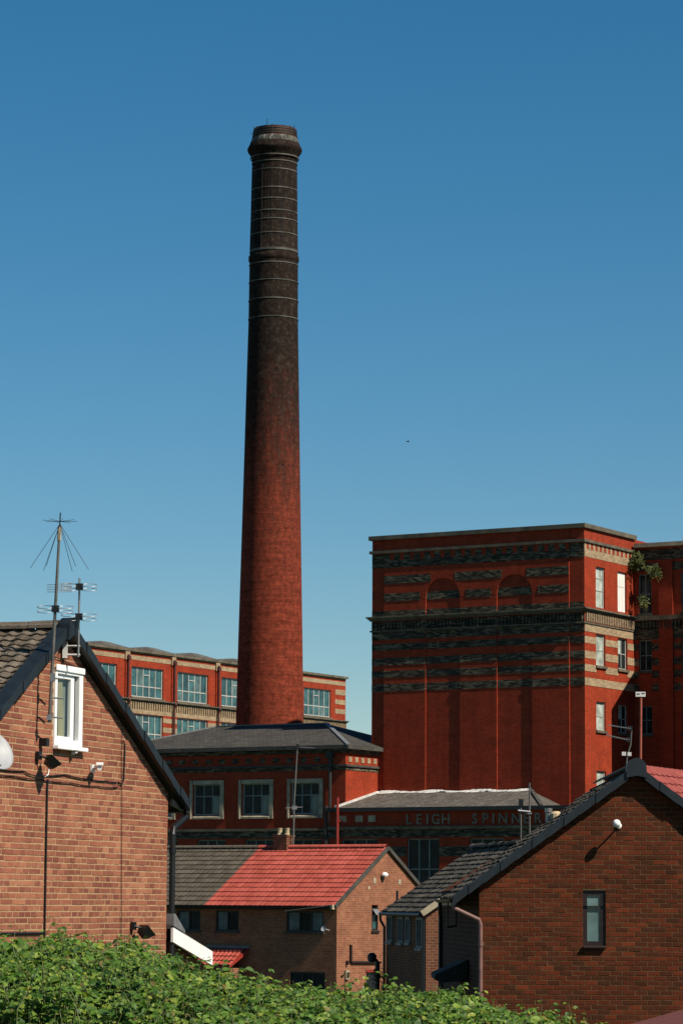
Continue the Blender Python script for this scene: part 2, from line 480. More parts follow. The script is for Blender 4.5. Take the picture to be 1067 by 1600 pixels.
# ------------------------------------------------------------ mesh helpers
class MB:
    def __init__(s):
        s.v, s.f, s.uv = [], [], {}
    def add(s, verts, faces, uvs=None):
        o = len(s.v)
        s.v += [tuple(p) for p in verts]
        for i, f in enumerate(faces):
            if uvs and uvs[i]:
                s.uv[len(s.f)] = uvs[i]
            s.f.append(tuple(o + k for k in f))
        return s
    def box(s, x0, x1, y0, y1, z0, z1):
        v = [(x0, y0, z0), (x1, y0, z0), (x1, y1, z0), (x0, y1, z0), (x0, y0, z1), (x1, y0, z1), (x1, y1, z1), (x0, y1, z1)]
        return s.add(v, [(0, 3, 2, 1), (4, 5, 6, 7), (0, 1, 5, 4), (1, 2, 6, 5), (2, 3, 7, 6), (3, 0, 4, 7)])
    def bar(s, p, q, w, h, up=(0, 0, 1)):
        """box beam from p to q, w across, h along 'up'"""
        p, q, up = Vector(p), Vector(q), Vector(up)
        d = (q - p).normalized()
        a = d.cross(up)
        if a.length < 1e-6:
            a = Vector((1, 0, 0))
        a = a.normalized() * w / 2
        b = a.cross(d).normalized() * h / 2
        v = [p - a - b, p + a - b, p + a + b, p - a + b, q - a - b, q + a - b, q + a + b, q - a + b]
        return s.add(v, [(0, 3, 2, 1), (4, 5, 6, 7), (0, 1, 5, 4), (1, 2, 6, 5), (2, 3, 7, 6), (3, 0, 4, 7)])
    def tube(s, pts, r, n=8, closed=False):
        pts = [Vector(p) for p in pts]
        rs = r if isinstance(r, (list, tuple)) else [r] * len(pts)
        o = len(s.v)
        m = len(pts)
        ref = None
        for i, p in enumerate(pts):
            if closed:
                d = pts[(i + 1) % m] - pts[i - 1]
            else:
                d = pts[min(i + 1, m - 1)] - pts[max(i - 1, 0)]
            d.normalize()
            if ref is None:
                ref = Vector((0, 0, 1)) if abs(d.z) < 0.9 else Vector((1, 0, 0))
            a = d.cross(ref)
            if a.length < 1e-4:
                a = d.cross(Vector((0, 1, 0)))
            a.normalize()
            b = a.cross(d).normalized()
            ref = b
            for k in range(n):
                t = 2 * math.pi * k / n
                s.v.append(tuple(p + (a * math.cos(t) + b * math.sin(t)) * rs[i]))
        for i in range(m if closed else m - 1):
            j = (i + 1) % m
            for k in range(n):
                s.f.append((o + i * n + k, o + i * n + (k + 1) % n, o + j * n + (k + 1) % n, o + j * n + k))
        if not closed:
            s.f.append(tuple(o + k for k in range(n))[::-1])
            s.f.append(tuple(o + (m - 1) * n + k for k in range(n)))
        return s
    def lathe(s, prof, n=24, c=(0, 0, 0), a0=0, a1=2 * math.pi, cap=True):
        o = len(s.v)
        full = abs(a1 - a0 - 2 * math.pi) < 1e-6
        nn = n if full else n + 1
        for r, z in prof:
            for k in range(nn):
                t = a0 + (a1 - a0) * k / n
                s.v.append((c[0] + r * math.cos(t), c[1] + r * math.sin(t), c[2] + z))
        for i in range(len(prof) - 1):
            for k in range(n):
                k2 = (k + 1) % nn
                s.f.append((o + i * nn + k, o + i * nn + k2, o + (i + 1) * nn + k2, o + (i + 1) * nn + k))
        if cap and full:
            s.f.append(tuple(o + k for k in range(nn))[::-1])
            s.f.append(tuple(o + (len(prof) - 1) * nn + k for k in range(nn)))
        return s
    def prism_y(s, poly, y0, y1):
        """polygon of (x, z) counter-clockwise seen from -y, from y0 back to y1"""
        n = len(poly)
        v = [(x, y0, z) for x, z in poly] + [(x, y1, z) for x, z in poly]
        f = [tuple(range(n)), tuple(range(n, 2 * n))[::-1]]
        for i in range(n):
            j = (i + 1) % n
            f.append((i, i + n, j + n, j))
        return s.add(v, f)
    def prism_x(s, poly, x0, x1):
        """polygon of (y, z) from x0 to x1"""
        n = len(poly)
        v = [(x0, y, z) for y, z in poly] + [(x1, y, z) for y, z in poly]
        f = [tuple(range(n))[::-1], tuple(range(n, 2 * n))]
        for i in range(n):
            j = (i + 1) % n
            f.append((i, j, j + n, i + n))
        return s.add(v, f)
    def wall_y(s, x0, x1, z0, z1, holes, y=0.0, depth=0.18, face=-1):
        """upright wall face in the plane y, with openings (x0,x1,z0,z1) that have reveals 'depth' deep"""
        xs = sorted({x0, x1} | {h[0] for h in holes} | {h[1] for h in holes})
        zs = sorted({z0, z1} | {h[2] for h in holes} | {h[3] for h in holes})
        xs = [x for x in xs if x0 <= x <= x1]
        zs = [z for z in zs if z0 <= z <= z1]
        for i in range(len(xs) - 1):
            for j in range(len(zs) - 1):
                cx, cz = (xs[i] + xs[i + 1]) / 2, (zs[j] + zs[j + 1]) / 2
                if any(h[0] < cx < h[1] and h[2] < cz < h[3] for h in holes):
                    continue
                s.add([(xs[i], y, zs[j]), (xs[i + 1], y, zs[j]), (xs[i + 1], y, zs[j + 1]), (xs[i], y, zs[j + 1])], [(0, 1, 2, 3)])
        for a, b, c, d in holes:
            e = y + depth
            s.add([(a, y, c), (b, y, c), (b, y, d), (a, y, d), (a, e, c), (b, e, c), (b, e, d), (a, e, d)],
                  [(0, 4, 5, 1), (1, 5, 6, 2), (2, 6, 7, 3), (3, 7, 4, 0)])
        return s
    def wall_x(s, y0, y1, z0, z1, holes, x=0.0, depth=0.18):
        """the same for a wall that faces +x"""
        t = MB().wall_y(y0, y1, z0, z1, holes, 0.0, depth)
        return s.add([(x - q[1], q[0], q[2]) for q in t.v], t.f)
    def xform(s, fn):
        s.v = [tuple(fn(Vector(p))) for p in s.v]
        return s
    def mesh(s, name, mat, smooth=False):
        me = bpy.data.meshes.new(name)
        me.from_pydata(s.v, [], s.f)
        if s.uv:
            ul = me.uv_layers.new(name='UVMap')
            for fi, uvs in s.uv.items():
                p = me.polygons[fi]
                for k, li in enumerate(p.loop_indices):
                    ul.data[li].uv = uvs[k]
        if mat:
            me.materials.append(M[mat] if isinstance(mat, str) else mat)
        if smooth:
            for p in me.polygons:
                p.use_smooth = True
        me.update()
        return me
    def build(s, name, mat, parent=None, smooth=False, label=None, kind=None):
        o = bpy.data.objects.new(name, s.mesh(name, mat, smooth))
        col.objects.link(o)
        if parent:
            o.parent = parent
        if label:
            o['label'] = label
        if kind:
            o['kind'] = kind
        return o

def tag(o, label, cat, group=None):
    o['label'] = label
    o['category'] = cat
    if group:
        o['group'] = group
    return o

def thing(name, label, cat, loc=(0, 0, 0), rotz=0.0, group=None):
    o = bpy.data.objects.new(name, None)
    o.empty_display_size = 0.3
    col.objects.link(o)
    o.location = loc
    o.rotation_euler = (0, 0, rotz)
    return tag(o, label, cat, group)

def put(name, me, parent, mat4):
    o = bpy.data.objects.new(name, me)
    col.objects.link(o)
    o.parent = parent
    o.matrix_local = mat4
    return o

def bevel(o, w, seg=2):
    m = o.modifiers.new('bevel', 'BEVEL')
    m.width = w
    m.segments = seg
    m.limit_method = 'ANGLE'
    return o

def clip_poly(poly, half):
    """keep the side of each half plane (a,b,c): a*x+b*z<=c"""
    for a, b, c in half:
        outp = []
        for i in range(len(poly)):
            p, q = poly[i], poly[(i + 1) % len(poly)]
            dp, dq = a * p[0] + b * p[1] - c, a * q[0] + b * q[1] - c
            if dp <= 0:
                outp.append(p)
            if dp * dq < 0:
                t = dp / (dp - dq)
                outp.append((p[0] + t * (q[0] - p[0]), p[1] + t * (q[1] - p[1])))
        poly = outp
        if len(poly) < 3:
            return []
    return poly

def lay_bricks(parent, x0, x1, z0, z1, half, holes, mat_one, mat_rest, score, BL=0.195, BH=0.075, J=0.011, proud=0.009, limit=300, long=None):
    """running bond; the 'limit' bricks that score highest become objects, the rest one joined part"""
    bl, bh = BL - J, BH - J
    variants = []
    short = bl
    for k in range(8 if long else 4):
        bl = short if k < 4 else long - J
        e = [random.uniform(0.001, 0.004) for _ in range(4)]
        v = [(0, 0, 0), (bl, 0, 0), (bl, 0, bh), (0, 0, bh),
             (e[0], -proud, e[1]), (bl - e[2], -proud - random.uniform(-.002, .002), e[3]), (bl - e[1], -proud, bh - e[0]), (e[3], -proud - random.uniform(-.002, .002), bh - e[2])]
        mb = MB()
        mb.add(v, [(4, 5, 6, 7), (0, 1, 5, 4), (1, 2, 6, 5), (2, 3, 7, 6), (3, 0, 4, 7)])
        variants.append(mb)
    meshes = [v.mesh('brick', mat_one) for v in variants]
    full, rest = [], MB()
    rows = int((z1 - z0) / BH) + 1
    for r in range(rows):
        z = z0 + r * BH
        u = x0 - (r % 2) * BL / 2
        step = BL
        while u < x1:
            step = BL
            if long and random.random() < long_share(z):
                step = long
            bl = step - J
            a, b = max(u, x0), min(u + bl, x1)
            whole = (b - a) > bl - 1e-4
            pieces = [(a, b)]
            for h in holes:
                if z + bh * 0.6 > h[2] and z + bh * 0.4 < h[3]:
                    np_ = []
                    for p, q in pieces:
                        if q <= h[0] or p >= h[1]:
                            np_.append((p, q))
                            continue
                        whole = False
                        if p < h[0] - 0.02:
                            np_.append((p, h[0] - 0.004))
                        if q > h[1] + 0.02:
                            np_.append((h[1] + 0.004, q))
                    pieces = np_
            for p, q in pieces:
                if q - p < 0.02:
                    continue
                rect = [(p, z), (q, z), (q, z + bh), (p, z + bh)]
                c = clip_poly(rect, half)
                if len(c) < 3:
                    continue
                cut = any(min((c[i][0] - w[0]) ** 2 + (c[i][1] - w[1]) ** 2 for w in rect) > 1e-8 for i in range(len(c))) or len(c) != 4
                jz = random.uniform(-0.0015, 0.0015)
                if whole and not cut:
                    full.append((score(p + bl / 2, z + bh / 2), p, z + jz, step > BL))
                else:
                    n = len(c)
                    pr = proud + random.uniform(-.002, .002)
                    v = [(x, 0, zz) for x, zz in c] + [(x, -pr, zz) for x, zz in c]
                    f = [tuple(range(n, 2 * n))]
                    for i in range(n):
                        j = (i + 1) % n
                        f.append((i, j, j + n, i + n))
                    rest.add(v, f)
            u += step
    full.sort(reverse=True)
    for i, (sc, p, z, lg) in enumerate(full):
        dy = random.uniform(-0.002, 0.002)
        vi = random.randrange(4) + (4 if lg else 0)
        if i < limit and sc > 0:
            put('brick', meshes[vi], parent, Matrix.Translation((p, dy, z)))
        else:
            vb = variants[vi]
            rest.add([(q[0] + p, q[1] + dy, q[2] + z) for q in vb.v], vb.f)
    rest.build('brick', mat_rest, parent, kind='stuff')

def long_share(z):
    """courses of mostly stretchers high in the gable, mixed with headers lower down"""
    return 0.8 if z > 6.35 else (0.16 if int(z / 0.075) % 5 else 0.6)

def tile_mesh(w, l, amp, th, seg=6, waves=1.0):
    """one roof tile: x across, y up the slope, z out of the roof; lower edge at y=0"""
    mb = MB()
    v = []
    for (y, lift) in ((0, th), (l, 0.0)):
        for k in range(seg + 1):
            t = k / seg
            z = lift + amp * (0.5 - 0.5 * math.cos(2 * math.pi * waves * t))
            v.append((w * t, y, z))
    for k in range(seg + 1):
        t = k / seg
        v.append((w * t, 0.0, amp * (0.5 - 0.5 * math.cos(2 * math.pi * waves * t)) - 0.004))
    n = seg + 1
    f = []
    for k in range(seg):
        f.append((k, k + 1, n + k + 1, n + k))
        f.append((2 * n + k, 2 * n + k + 1, k + 1, k))
    f.append((2 * n, 0, n))
    f.append((seg, 2 * n + seg, n + seg))
    return mb.add(v, f)

def lay_tiles(parent, org, along, up, width, length, tw, gauge, mat_one, mat_rest, score, amp=0.02, th=0.022, jitter=0.003, limit=300, waves=1.0, seg=6, phase=0.5):
    """courses of tiles on a slope: org = lower corner, along = unit vector across, up = unit vector up the slope"""
    org, along, up = Vector(org), Vector(along).normalized(), Vector(up).normalized()
    nrm = along.cross(up).normalized()
    nr = max(1, round(length / gauge))
    nc = max(1, round(width / tw))
    tw, gauge = width / nc, length / nr
    proto = tile_mesh(tw - 0.002, gauge + 0.05, amp, th, seg, waves)
    meshes = []
    for k in range(4):
        p = MB()
        p.add([(x, y + (random.uniform(-jitter, jitter) * 1.5 if y == 0 else 0), z + random.uniform(-jitter, jitter) * 0.4) for x, y, z in proto.v], proto.f)
        meshes.append(p)
    bm_ = [p.mesh('tile', mat_one) for p in meshes] if limit else []
    spots = []
    for r in range(nr):
        for c in range(nc):
            p = org + along * (c * tw) + up * (r * gauge) + nrm * random.uniform(0, jitter)
            spots.append((score(p), p))
    spots.sort(key=lambda q: -q[0])
    rest = MB()
    for i, (sc, p) in enumerate(spots):
        a = along.copy()
        a.rotate(Matrix.Rotation(random.uniform(-1, 1) * jitter * 2.5, 3, nrm))
        u = nrm.cross(a).normalized()
        m = Matrix((a, u, nrm)).transposed().to_4x4()
        m.translation = p
        if i < limit and sc > 0:
            put('tile', random.choice(bm_), parent, m)
        else:
            vb = random.choice(meshes)
            rest.add([m @ Vector(q) for q in vb.v], vb.f)
    if rest.f:
        rest.build('tile', mat_rest, parent, kind='stuff')

def slope_quad(mb, p0, p1, p2, p3):
    """roof plane with metre UVs: p0->p1 along the eave, p3/p2 above"""
    P = [Vector(p) for p in (p0, p1, p2, p3)]
    a = (P[1] - P[0]).normalized()
    nrm = a.cross(P[3] - P[0]).normalized()
    u = nrm.cross(a)
    uv = [((p - P[0]).dot(a), (p - P[0]).dot(u)) for p in P]
    pts, uvs = [], []
    for p, q in zip(P, uv):
        if not pts or (p - pts[-1]).length > 1e-5:
            pts.append(p)
            uvs.append(q)
    if (pts[0] - pts[-1]).length < 1e-5:
        pts.pop()
        uvs.pop()
    mb.add(pts, [tuple(range(len(pts)))], [uvs])

def window_grid(parent, x0, x1, z0, z1, y, cols, rows, mat_bar, mat_glass, bar=0.045, frame=0.07, name='window', pane_mats=None, face_x=None, label=None):
    """framed window: one object for the bars, each pane a child. rows = list of fractions of the height where transoms sit.
    face_x: give the x of the pane plane for a window that faces +x (x0,x1 then run along y)"""
    fb = MB()
    fb.box(x0, x0 + frame, y - 0.04, y + 0.04, z0, z1)
    fb.box(x1 - frame, x1, y - 0.04, y + 0.04, z0, z1)
    fb.box(x0 + frame, x1 - frame, y - 0.04, y + 0.04, z0, z0 + frame)
    fb.box(x0 + frame, x1 - frame, y - 0.04, y + 0.04, z1 - frame, z1)
    w = (x1 - x0 - 2 * frame)
    h = (z1 - z0 - 2 * frame)
    xs = [x0 + frame + w * k / cols for k in range(cols + 1)]
    zs = [z0 + frame] + [z0 + frame + h * t for t in rows] + [z1 - frame]
    for x in xs[1:-1]:
        fb.box(x - bar / 2, x + bar / 2, y - 0.035, y + 0.035, z0 + frame, z1 - frame)
    for k, z in enumerate(zs[1:-1]):
        for i in range(cols):
            fb.box(xs[i] + bar / 2, xs[i + 1] - bar / 2, y - 0.028, y + 0.028, z - bar / 2, z + bar / 2)
    turn = (lambda p: Vector((face_x - p[1], p[0], p[2]))) if face_x is not None else None
    if turn:
        fb.xform(turn)
    f = fb.build(name, mat_bar, parent, label=label)
    i = 0
    for a in range(cols):
        for b in range(len(zs) - 1):
            g = MB().box(xs[a], xs[a + 1], y + 0.004, y + 0.012, zs[b], zs[b + 1])
            t = random.uniform(-0.012, 0.012)
            g.xform(lambda p: Vector((p.x, p.y + t * (p.z - zs[b]) * 0.3, p.z)))
            if turn:
                g.xform(turn)
            g.build('pane', (pane_mats[i % len(pane_mats)] if pane_mats else mat_glass), f)
            i += 1
    return f

# ============================================================ the setting
def ground_z(x, y):
    t = min(1, max(0, (33 - y) / 6.0))
    return 3.15 * t * t * (3 - 2 * t)
gm = MB()
ys = [-4000, -300, -60, -20, 0, 10, 16, 20, 24, 27, 28.5, 30, 31.5, 33, 36, 42, 60, 90, 130, 200, 400, 1500, 6000]
xs = [-6000, -600, -200, -60, -20, -8, -3, 0, 3, 8, 20, 60, 200, 600, 6000]
for y in ys:
    for x in xs:
        w = 0.04 * math.sin(x * 1.7 + y) if y < 60 else 0
        gm.v.append((x, y, ground_z(x, y) + w - 0.04))
for j in range(len(ys) - 1):
    for i in range(len(xs) - 1):
        a = j * len(xs) + i
        gm.f.append((a, a + 1, a + 1 + len(xs), a + len(xs)))
g = gm.build('ground', 'ground', kind='structure', smooth=True)

# ============================================================ mill tower with the wing behind it
FA = R(-30.5)
tw = thing('mill_tower', 'tall red brick mill tower with dark striped front and two blind arches', 'mill', (15.07, 190, 0), FA)
D = 0.08                                    # depth of the recessed panels
SIDE_W = [(1.70, 3.02), (4.88, 6.25)]
ROWS = [(23.45, 26.02), (19.80, 21.78), (15.76, 17.55), (11.45, 13.24), (7.2, 9.0), (3.0, 4.8)]
side_holes = [(a, b, c, d) for a, b in SIDE_W for c, d in ROWS]
wall = MB()
wall.wall_y(-15.2, 0, 0, 28.3, [], D)
wall.wall_x(D, 7.28, 0, 28.3, side_holes, 0.0, 0.24)
wall.add([(-15.2, D, 0), (-15.2, 12, 0), (-15.2, 12, 28.3), (-15.2, D, 28.3)], [(0, 3, 2, 1)])
wall.add([(-15.2, 12, 0), (0, 12, 0), (0, 12, 28.3), (-15.2, 12, 28.3)], [(0, 3, 2, 1)])
wall.add([(0, 7.28, 27.0), (0, 12, 27.0), (0, 12, 28.3), (0, 7.28, 28.3)], [(0, 1, 2, 3)])
wall.add([(-15.2, D, 28.1), (0, D, 28.1), (0, 12, 28.1), (-15.2, 12, 28.1)], [(0, 1, 2, 3)])
wall.build('wall', 'mill', tw)
# proud front skin with two tall arched recesses
ARCH = [(-11.21, -8.73), (-6.09, -3.61)]
SPR = 24.36
fr = MB()
def pier(x0, x1, z0, z1):
    fr.box(x0, x1, 0.0, D + 0.01, z0, z1)
ZT = 28.3
edges = [-14.27, ARCH[0][0], ARCH[0][1], ARCH[1][0], ARCH[1][1], -1.03]
pier(edges[0], edges[1], 0, ZT); pier(edges[2], edges[3], 0, ZT); pier(edges[4], edges[5], 0, ZT)
for a, b in ARCH:
    ring = MB()
    cx, r = (a + b) / 2, (b - a) / 2
    n = 20
    pts = [(cx - r * math.cos(math.pi * k / n), SPR + r * math.sin(math.pi * k / n)) for k in range(n + 1)]
    for k in range(n):
        (xa, za), (xb, zb) = pts[k], pts[k + 1]
        fr.add([(xa, 0, za), (xb, 0, zb), (xb, 0, ZT), (xa, 0, ZT)], [(0, 1, 2, 3)])
        fr.add([(xa, 0, za), (xb, 0, zb), (xb, D + .01, zb), (xa, D + .01, za)], [(0, 3, 2, 1)])
        t0, t1 = math.pi * k / n, math.pi * (k + 1) / n
        q = []
        for rr in (r + 0.003, r + 0.36):
            for t in (t0, t1):
                q.append((cx - rr * math.cos(t), -0.006, SPR + rr * math.sin(t)))
        ring.add(q + [(p[0], 0.0, p[2]) for p in q], [(0, 1, 3, 2), (2, 3, 7, 6), (1, 0, 4, 5)])
    ring.build('arch_ring', 'mill', tw)
fr.build('front_skin', 'mill', tw)
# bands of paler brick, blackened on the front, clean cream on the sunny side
SEG_FULL = [(-14.27, -11.21), (-8.73, -6.09), (-3.61, -1.03)]
S1 = [(-14.27, -10.85), (-9.1, -5.75), (-4.0, -1.03)]
S2 = [(-14.27, -11.62), (-8.32, -6.5), (-3.2, -1.03)]
LOW = [(18.47, 18.95), (19.35, 19.79), (20.15, 20.62), (21.1, 21.53)]
def front_band(z0, z1, segs, recess=True, corners=True):
    bx = [(a + .002, c - .002, 0.0) for a, c in segs]
    if recess:
        bx += [(a + .002, c - .002, D) for a, c in ARCH]
    if corners:
        bx += [(-15.2, -14.275, D), (-1.025, -0.02, D)]
    for a, c, y_ in bx:
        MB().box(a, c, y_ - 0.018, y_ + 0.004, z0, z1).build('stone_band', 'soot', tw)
front_band(25.4, 25.94, S1, False, False)
front_band(24.27, 24.78, S2, True, False)
front_band(23.32, 23.66, SEG_FULL)
front_band(21.8, 22.95, SEG_FULL)
for z0, z1 in LOW:
    front_band(z0, z1, SEG_FULL)
fb = MB().box(-14.27, -1.03, -0.02, 0.004, 26.45, 26.93)
fb.box(-15.2, -14.275, D - .02, D + .004, 26.45, 27.35)
fb.box(-1.025, -0.02, D - .02, D + .004, 26.45, 27.35)
x = -14.27
while x < -1.3:                               # battlemented top of the frieze, red brick in the notches
    fb.box(x, min(x + 0.42, -1.03), -0.02, 0.004, 26.935, 27.35)
    x += 0.74
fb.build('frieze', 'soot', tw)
def side_band(z0, z1, cut=True, mat='cream'):
    ss = [(D, 7.27)]
    if cut:
        ss = [(D, 1.70), (3.02, 4.88), (6.25, 7.27)]
    for a, c in ss:
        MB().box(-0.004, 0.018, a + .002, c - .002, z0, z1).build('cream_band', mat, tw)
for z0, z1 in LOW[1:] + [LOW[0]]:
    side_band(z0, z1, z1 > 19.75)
side_band(21.82, 22.32, False)
fs = MB().box(-0.004, 0.018, D, 7.27, 26.5, 26.98)
y = D
while y < 7.1:
    fs.box(-0.004, 0.018, y, min(y + 0.30, 7.27), 26.985, 27.42)
    y += 0.62
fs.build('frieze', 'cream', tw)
# projecting courses: coping, string course, main cornice with its dentils
def course(z0, z1, pr, mat, name, y_to=7.3, steps=1, nx=-15.2):
    b = MB()
    for k in range(steps):
        p = pr * (k + 1) / steps
        a = z0 + (z1 - z0) * k / steps
        c = z0 + (z1 - z0) * (k + 1) / steps
        b.box(nx - p, p, -p, D + 0.02, a, c)
        b.box(0.002, p, D + 0.021, y_to, a, c)
        b.box(nx - p, nx, D + 0.021, 12, a, c)
    b.build(name, mat, tw)
course(28.28, 28.55, 0.16, 'stone', 'coping', y_to=7.45)
course(27.40, 27.58, 0.12, 'stone', 'string_course')
course(23.02, 23.30, 0.28, 'stone', 'cornice', steps=3)
course(22.32, 22.42, 0.08, 'stone', 'string_course')
dl = MB()
for a, c, yy in [(s[0], s[1], 0.0) for s in SEG_FULL] + [(s[0], s[1], D) for s in ARCH] + [(-15.2, -14.28, D), (-1.02, -.05, D)]:
    x = a + 0.05
    while x < c - 0.12:
        dl.box(x, x + 0.11, yy - 0.14, yy - 0.019, 22.46, 22.96)
        x += 0.25
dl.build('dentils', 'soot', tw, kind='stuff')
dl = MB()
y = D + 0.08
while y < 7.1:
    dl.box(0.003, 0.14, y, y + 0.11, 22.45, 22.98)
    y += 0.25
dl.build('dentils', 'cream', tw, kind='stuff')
# windows in the sunny side
for ci, (a, b) in enumerate(SIDE_W):
    for ri, (c, d) in enumerate(ROWS[:5]):
        if ci == 1 and ri == 0:
            bd = MB()
            for k in range(3):
                w = (b - a - 0.1) / 3
                bd.box(-0.16, -0.12, a + 0.05 + k * w + .008, a + 0.05 + (k + 1) * w - .008, c + .03, c + (d - c) * .62)
                bd.box(-0.16, -0.12, a + 0.05 + k * w + .008, a + 0.05 + (k + 1) * w - .008, c + (d - c) * .62 + .03, d - .03)
            bd.box(-0.19, -0.165, a, b, c, d)
            bd.build('boarded_window', 'board', tw, label='bright white boarded window at the top of the sunny side')
        else:
            pm = ['glass_pale', 'glass_pale', 'glass_pale'] if ci == 0 else ['glass', 'glass_pale', 'glass', 'glass']
            window_grid(tw, a, b, c, d, 0.15, 1 if ci == 0 else 2, [0.42, 0.74] if ri == 0 else [0.5], 'steelwhite', None, 0.05, 0.07, pane_mats=pm, face_x=0.0)
        if ri:
            MB().box(-0.1, 0.12, a - .1, b + .1, c - 0.16, c - 0.005).build('sill', 'stone', tw)
# wing set back behind the tower
WING_W = [(0.34, 1.24, c, d) for c, d in ROWS] + [(3.3, 4.5, c, d) for c, d in ROWS] + [(8.2, 9.6, c, d) for c, d in ROWS]
wg = MB()
WY = 7.29
wg.wall_y(0.001, 13, 0, 27.7, WING_W, WY, 0.24)
wg.add([(13, WY, 0), (13, 20, 0), (13, 20, 27.7), (13, WY, 27.7)], [(0, 1, 2, 3)])
wg.build('wing_wall', 'mill', tw)
wr = MB()
wr.box(0.16, 13.2, WY - 0.35, WY + 0.3, 27.72, 27.98)
wr.build('wing_eaves', 'stone_l', tw)
wr = MB()
slope_quad(wr, (0.2, WY - .3, 27.985), (13.2, WY - .3, 27.985), (13.2, WY + 6, 28.2), (0.2, WY + 6, 28.2))
wr.build('wing_roof', 'slate', tw)
for z0, z1 in LOW + [(21.8, 22.95), (26.2, 26.7), (26.9, 27.6)]:
    for a, c in ((0.02, 0.34), (1.24, 3.3), (4.5, 8.2), (9.6, 13)) if z0 < 21.7 else ((0.02, 13),):
        MB().box(a, c, WY - 0.016, WY + .004, z0, z1).build('stone_band', 'soot', tw)
b = MB().box(0.02, 13, WY - 0.26, WY, 23.02, 23.30)
b.build('cornice', 'stone', tw)
dl = MB()
x = 0.4
while x < 6:
    dl.box(x, x + .11, WY - .14, WY - .017, 22.46, 22.98)
    x += 0.25
dl.build('dentils', 'soot', tw, kind='stuff')
for xa, xb in ((1.78, 2.75), (4.9, 7.6)):
    MB().box(xa, xb, WY - 0.10, WY + .005, 0, 26.85).build('pilaster', 'mill', tw)
for (a, b, c, d) in WING_W[:5] + WING_W[6:11]:
    window_grid(tw, a, b, c, d, WY + 0.14, 2, [0.5], 'steelgrey', 'glass', 0.05, 0.06)
    MB().box(a - .08, b + .08, WY - 0.09, WY + .1, c - .15, c - .004).build('sill', 'stone_d', tw)
# stair projection further along the wing; its shadow lies across the corner
MB().prism_x([(3.25, 0), (WY, 0), (WY, 26.75), (6.9, 26.75), (3.25, 23.9)], 6.5, 11.5).build('stair_block', 'mill', tw)
tag_plants = []

# ============================================================ far mill block
fm = thing('mill_block', 'long sunlit mill block with rows of wide teal windows behind the chimney', 'mill', (0.44, 262, 0), R(59.5))
P = 6.35
holes = []
for k in range(8):
    x0 = -6.85 - k * P
    if x0 > -6.85 + .1:
        continue
    holes.append((x0, x0 + 4.38, 20.55, 22.86))
    holes.append((x0, x0 + 4.38, 16.95, 19.26))
    holes.append((x0, x0 + 4.38, 12.9, 15.2))
MB().wall_y(-58, 0, 0, 24.0, holes, 0, 0.3).add([(0, 0, 0), (0, 45, 0), (0, 45, 24.0), (0, 0, 24.0)], [(0, 1, 2, 3)]).build('wall', 'mill', fm)
MB().box(-58.1, 0.18, -0.18, 0.3, 23.98, 24.16).build('coping', 'stone', fm)
MB().box(-58, 0.02, 0.0, 45, 23.75, 23.97).build('flat_roof', 'roofdark', fm)
piers = [(-58, -51.4)] + [(-6.85 - k * P - (P - 4.38), -6.85 - k * P) for k in range(7)][::-1] + [(-2.47, 0)]
MB().box(-58, 0, -0.02, .004, 23.36, 23.70).build('cream_band', 'cream', fm)
MB().box(-58, 0, -0.03, .004, 23.88, 23.975).build('cream_band', 'cream', fm)
for z0, z1 in ((22.55, 23.0), (21.75, 22.15), (20.95, 21.35)):
    b = MB().box(-1.75, 0.02, -0.02, .004, z0, z1)
    b.box(0.0, 0.02, .005, 20, z0, z1)
    b.build('cream_band', 'cream', fm)
b = MB().box(-58, 0.012, -0.016, .004, 19.3, 20.15)
b.build('cream_band', 'cream', fm)
for z0, z1 in ((16.2, 16.95), (17.3, 17.65), (18.0, 18.4), (18.75, 19.1)):
    for a, c in piers:
        MB().box(a + .01, c - .01, -0.02, .004, z0, z1).build('cream_band', 'cream', fm)
b = MB()
for k in range(3):
    b.box(-58, 0.08 + .09 * k, -0.08 - 0.09 * k, 0.0, 20.16 + .08 * k, 20.24 + .08 * k)
    b.box(0.003, 0.08 + .09 * k, 0.001, 20, 20.16 + .08 * k, 20.24 + .08 * k)
b.build('cornice', 'stone', fm)
dl = MB()
x = -44.0
while x < -0.05:
    dl.box(x, x + 0.13, -0.13, -0.017, 19.72, 20.15)
    x += 0.32
dl.build('dentils', 'cream', fm, kind='stuff')
for k in range(6):
    px = -7.55 - k * P if k else -7.75
    MB().box(px - .22, px + .22, -0.10, 0.0, 20.45, 23.3).build('pilaster', 'mill', fm)
    MB().box(px - .3, px + .3, -0.14, 0.01, 23.3, 23.95).build('pilaster_head', 'cream', fm)
    d = MB().tube([(px, -0.2, 23.7), (px, -0.2, 20.45), (px, -0.36, 20.2), (px, -0.2, 19.9), (px, -0.2, 12)], 0.085, 8)
    d.box(px - .17, px + .17, -.32, -.08, 23.3, 23.6)
    d.build('downpipe', 'maroon', fm)
for i, (a, b_, c, d) in enumerate(holes):
    if c < 14 or a < -46:
        continue
    w = window_grid(fm, a, b_, c, d, 0.16, 5, [0.36], 'steelwhite', 'glass_teal', 0.085, 0.09, pane_mats=random.sample(['glass_teal', 'glass_teal', 'glass_teal2', 'glass_teal', 'glass_teal2', 'glass_teal3', 'glass_teal'], 7))
    xx = a + 0.09 + (b_ - a - .18) * 2 / 5
    MB().box(xx + .05, xx + (b_ - a - .18) / 5 - .05, 0.115, 0.155, c + (d - c) * .74, c + (d - c) * .74 + .07).build('transom', 'steelwhite', w)
    MB().box(a - .1, b_ + .1, -0.12, .1, c - .14, c - .004).build('sill', 'stone', fm)
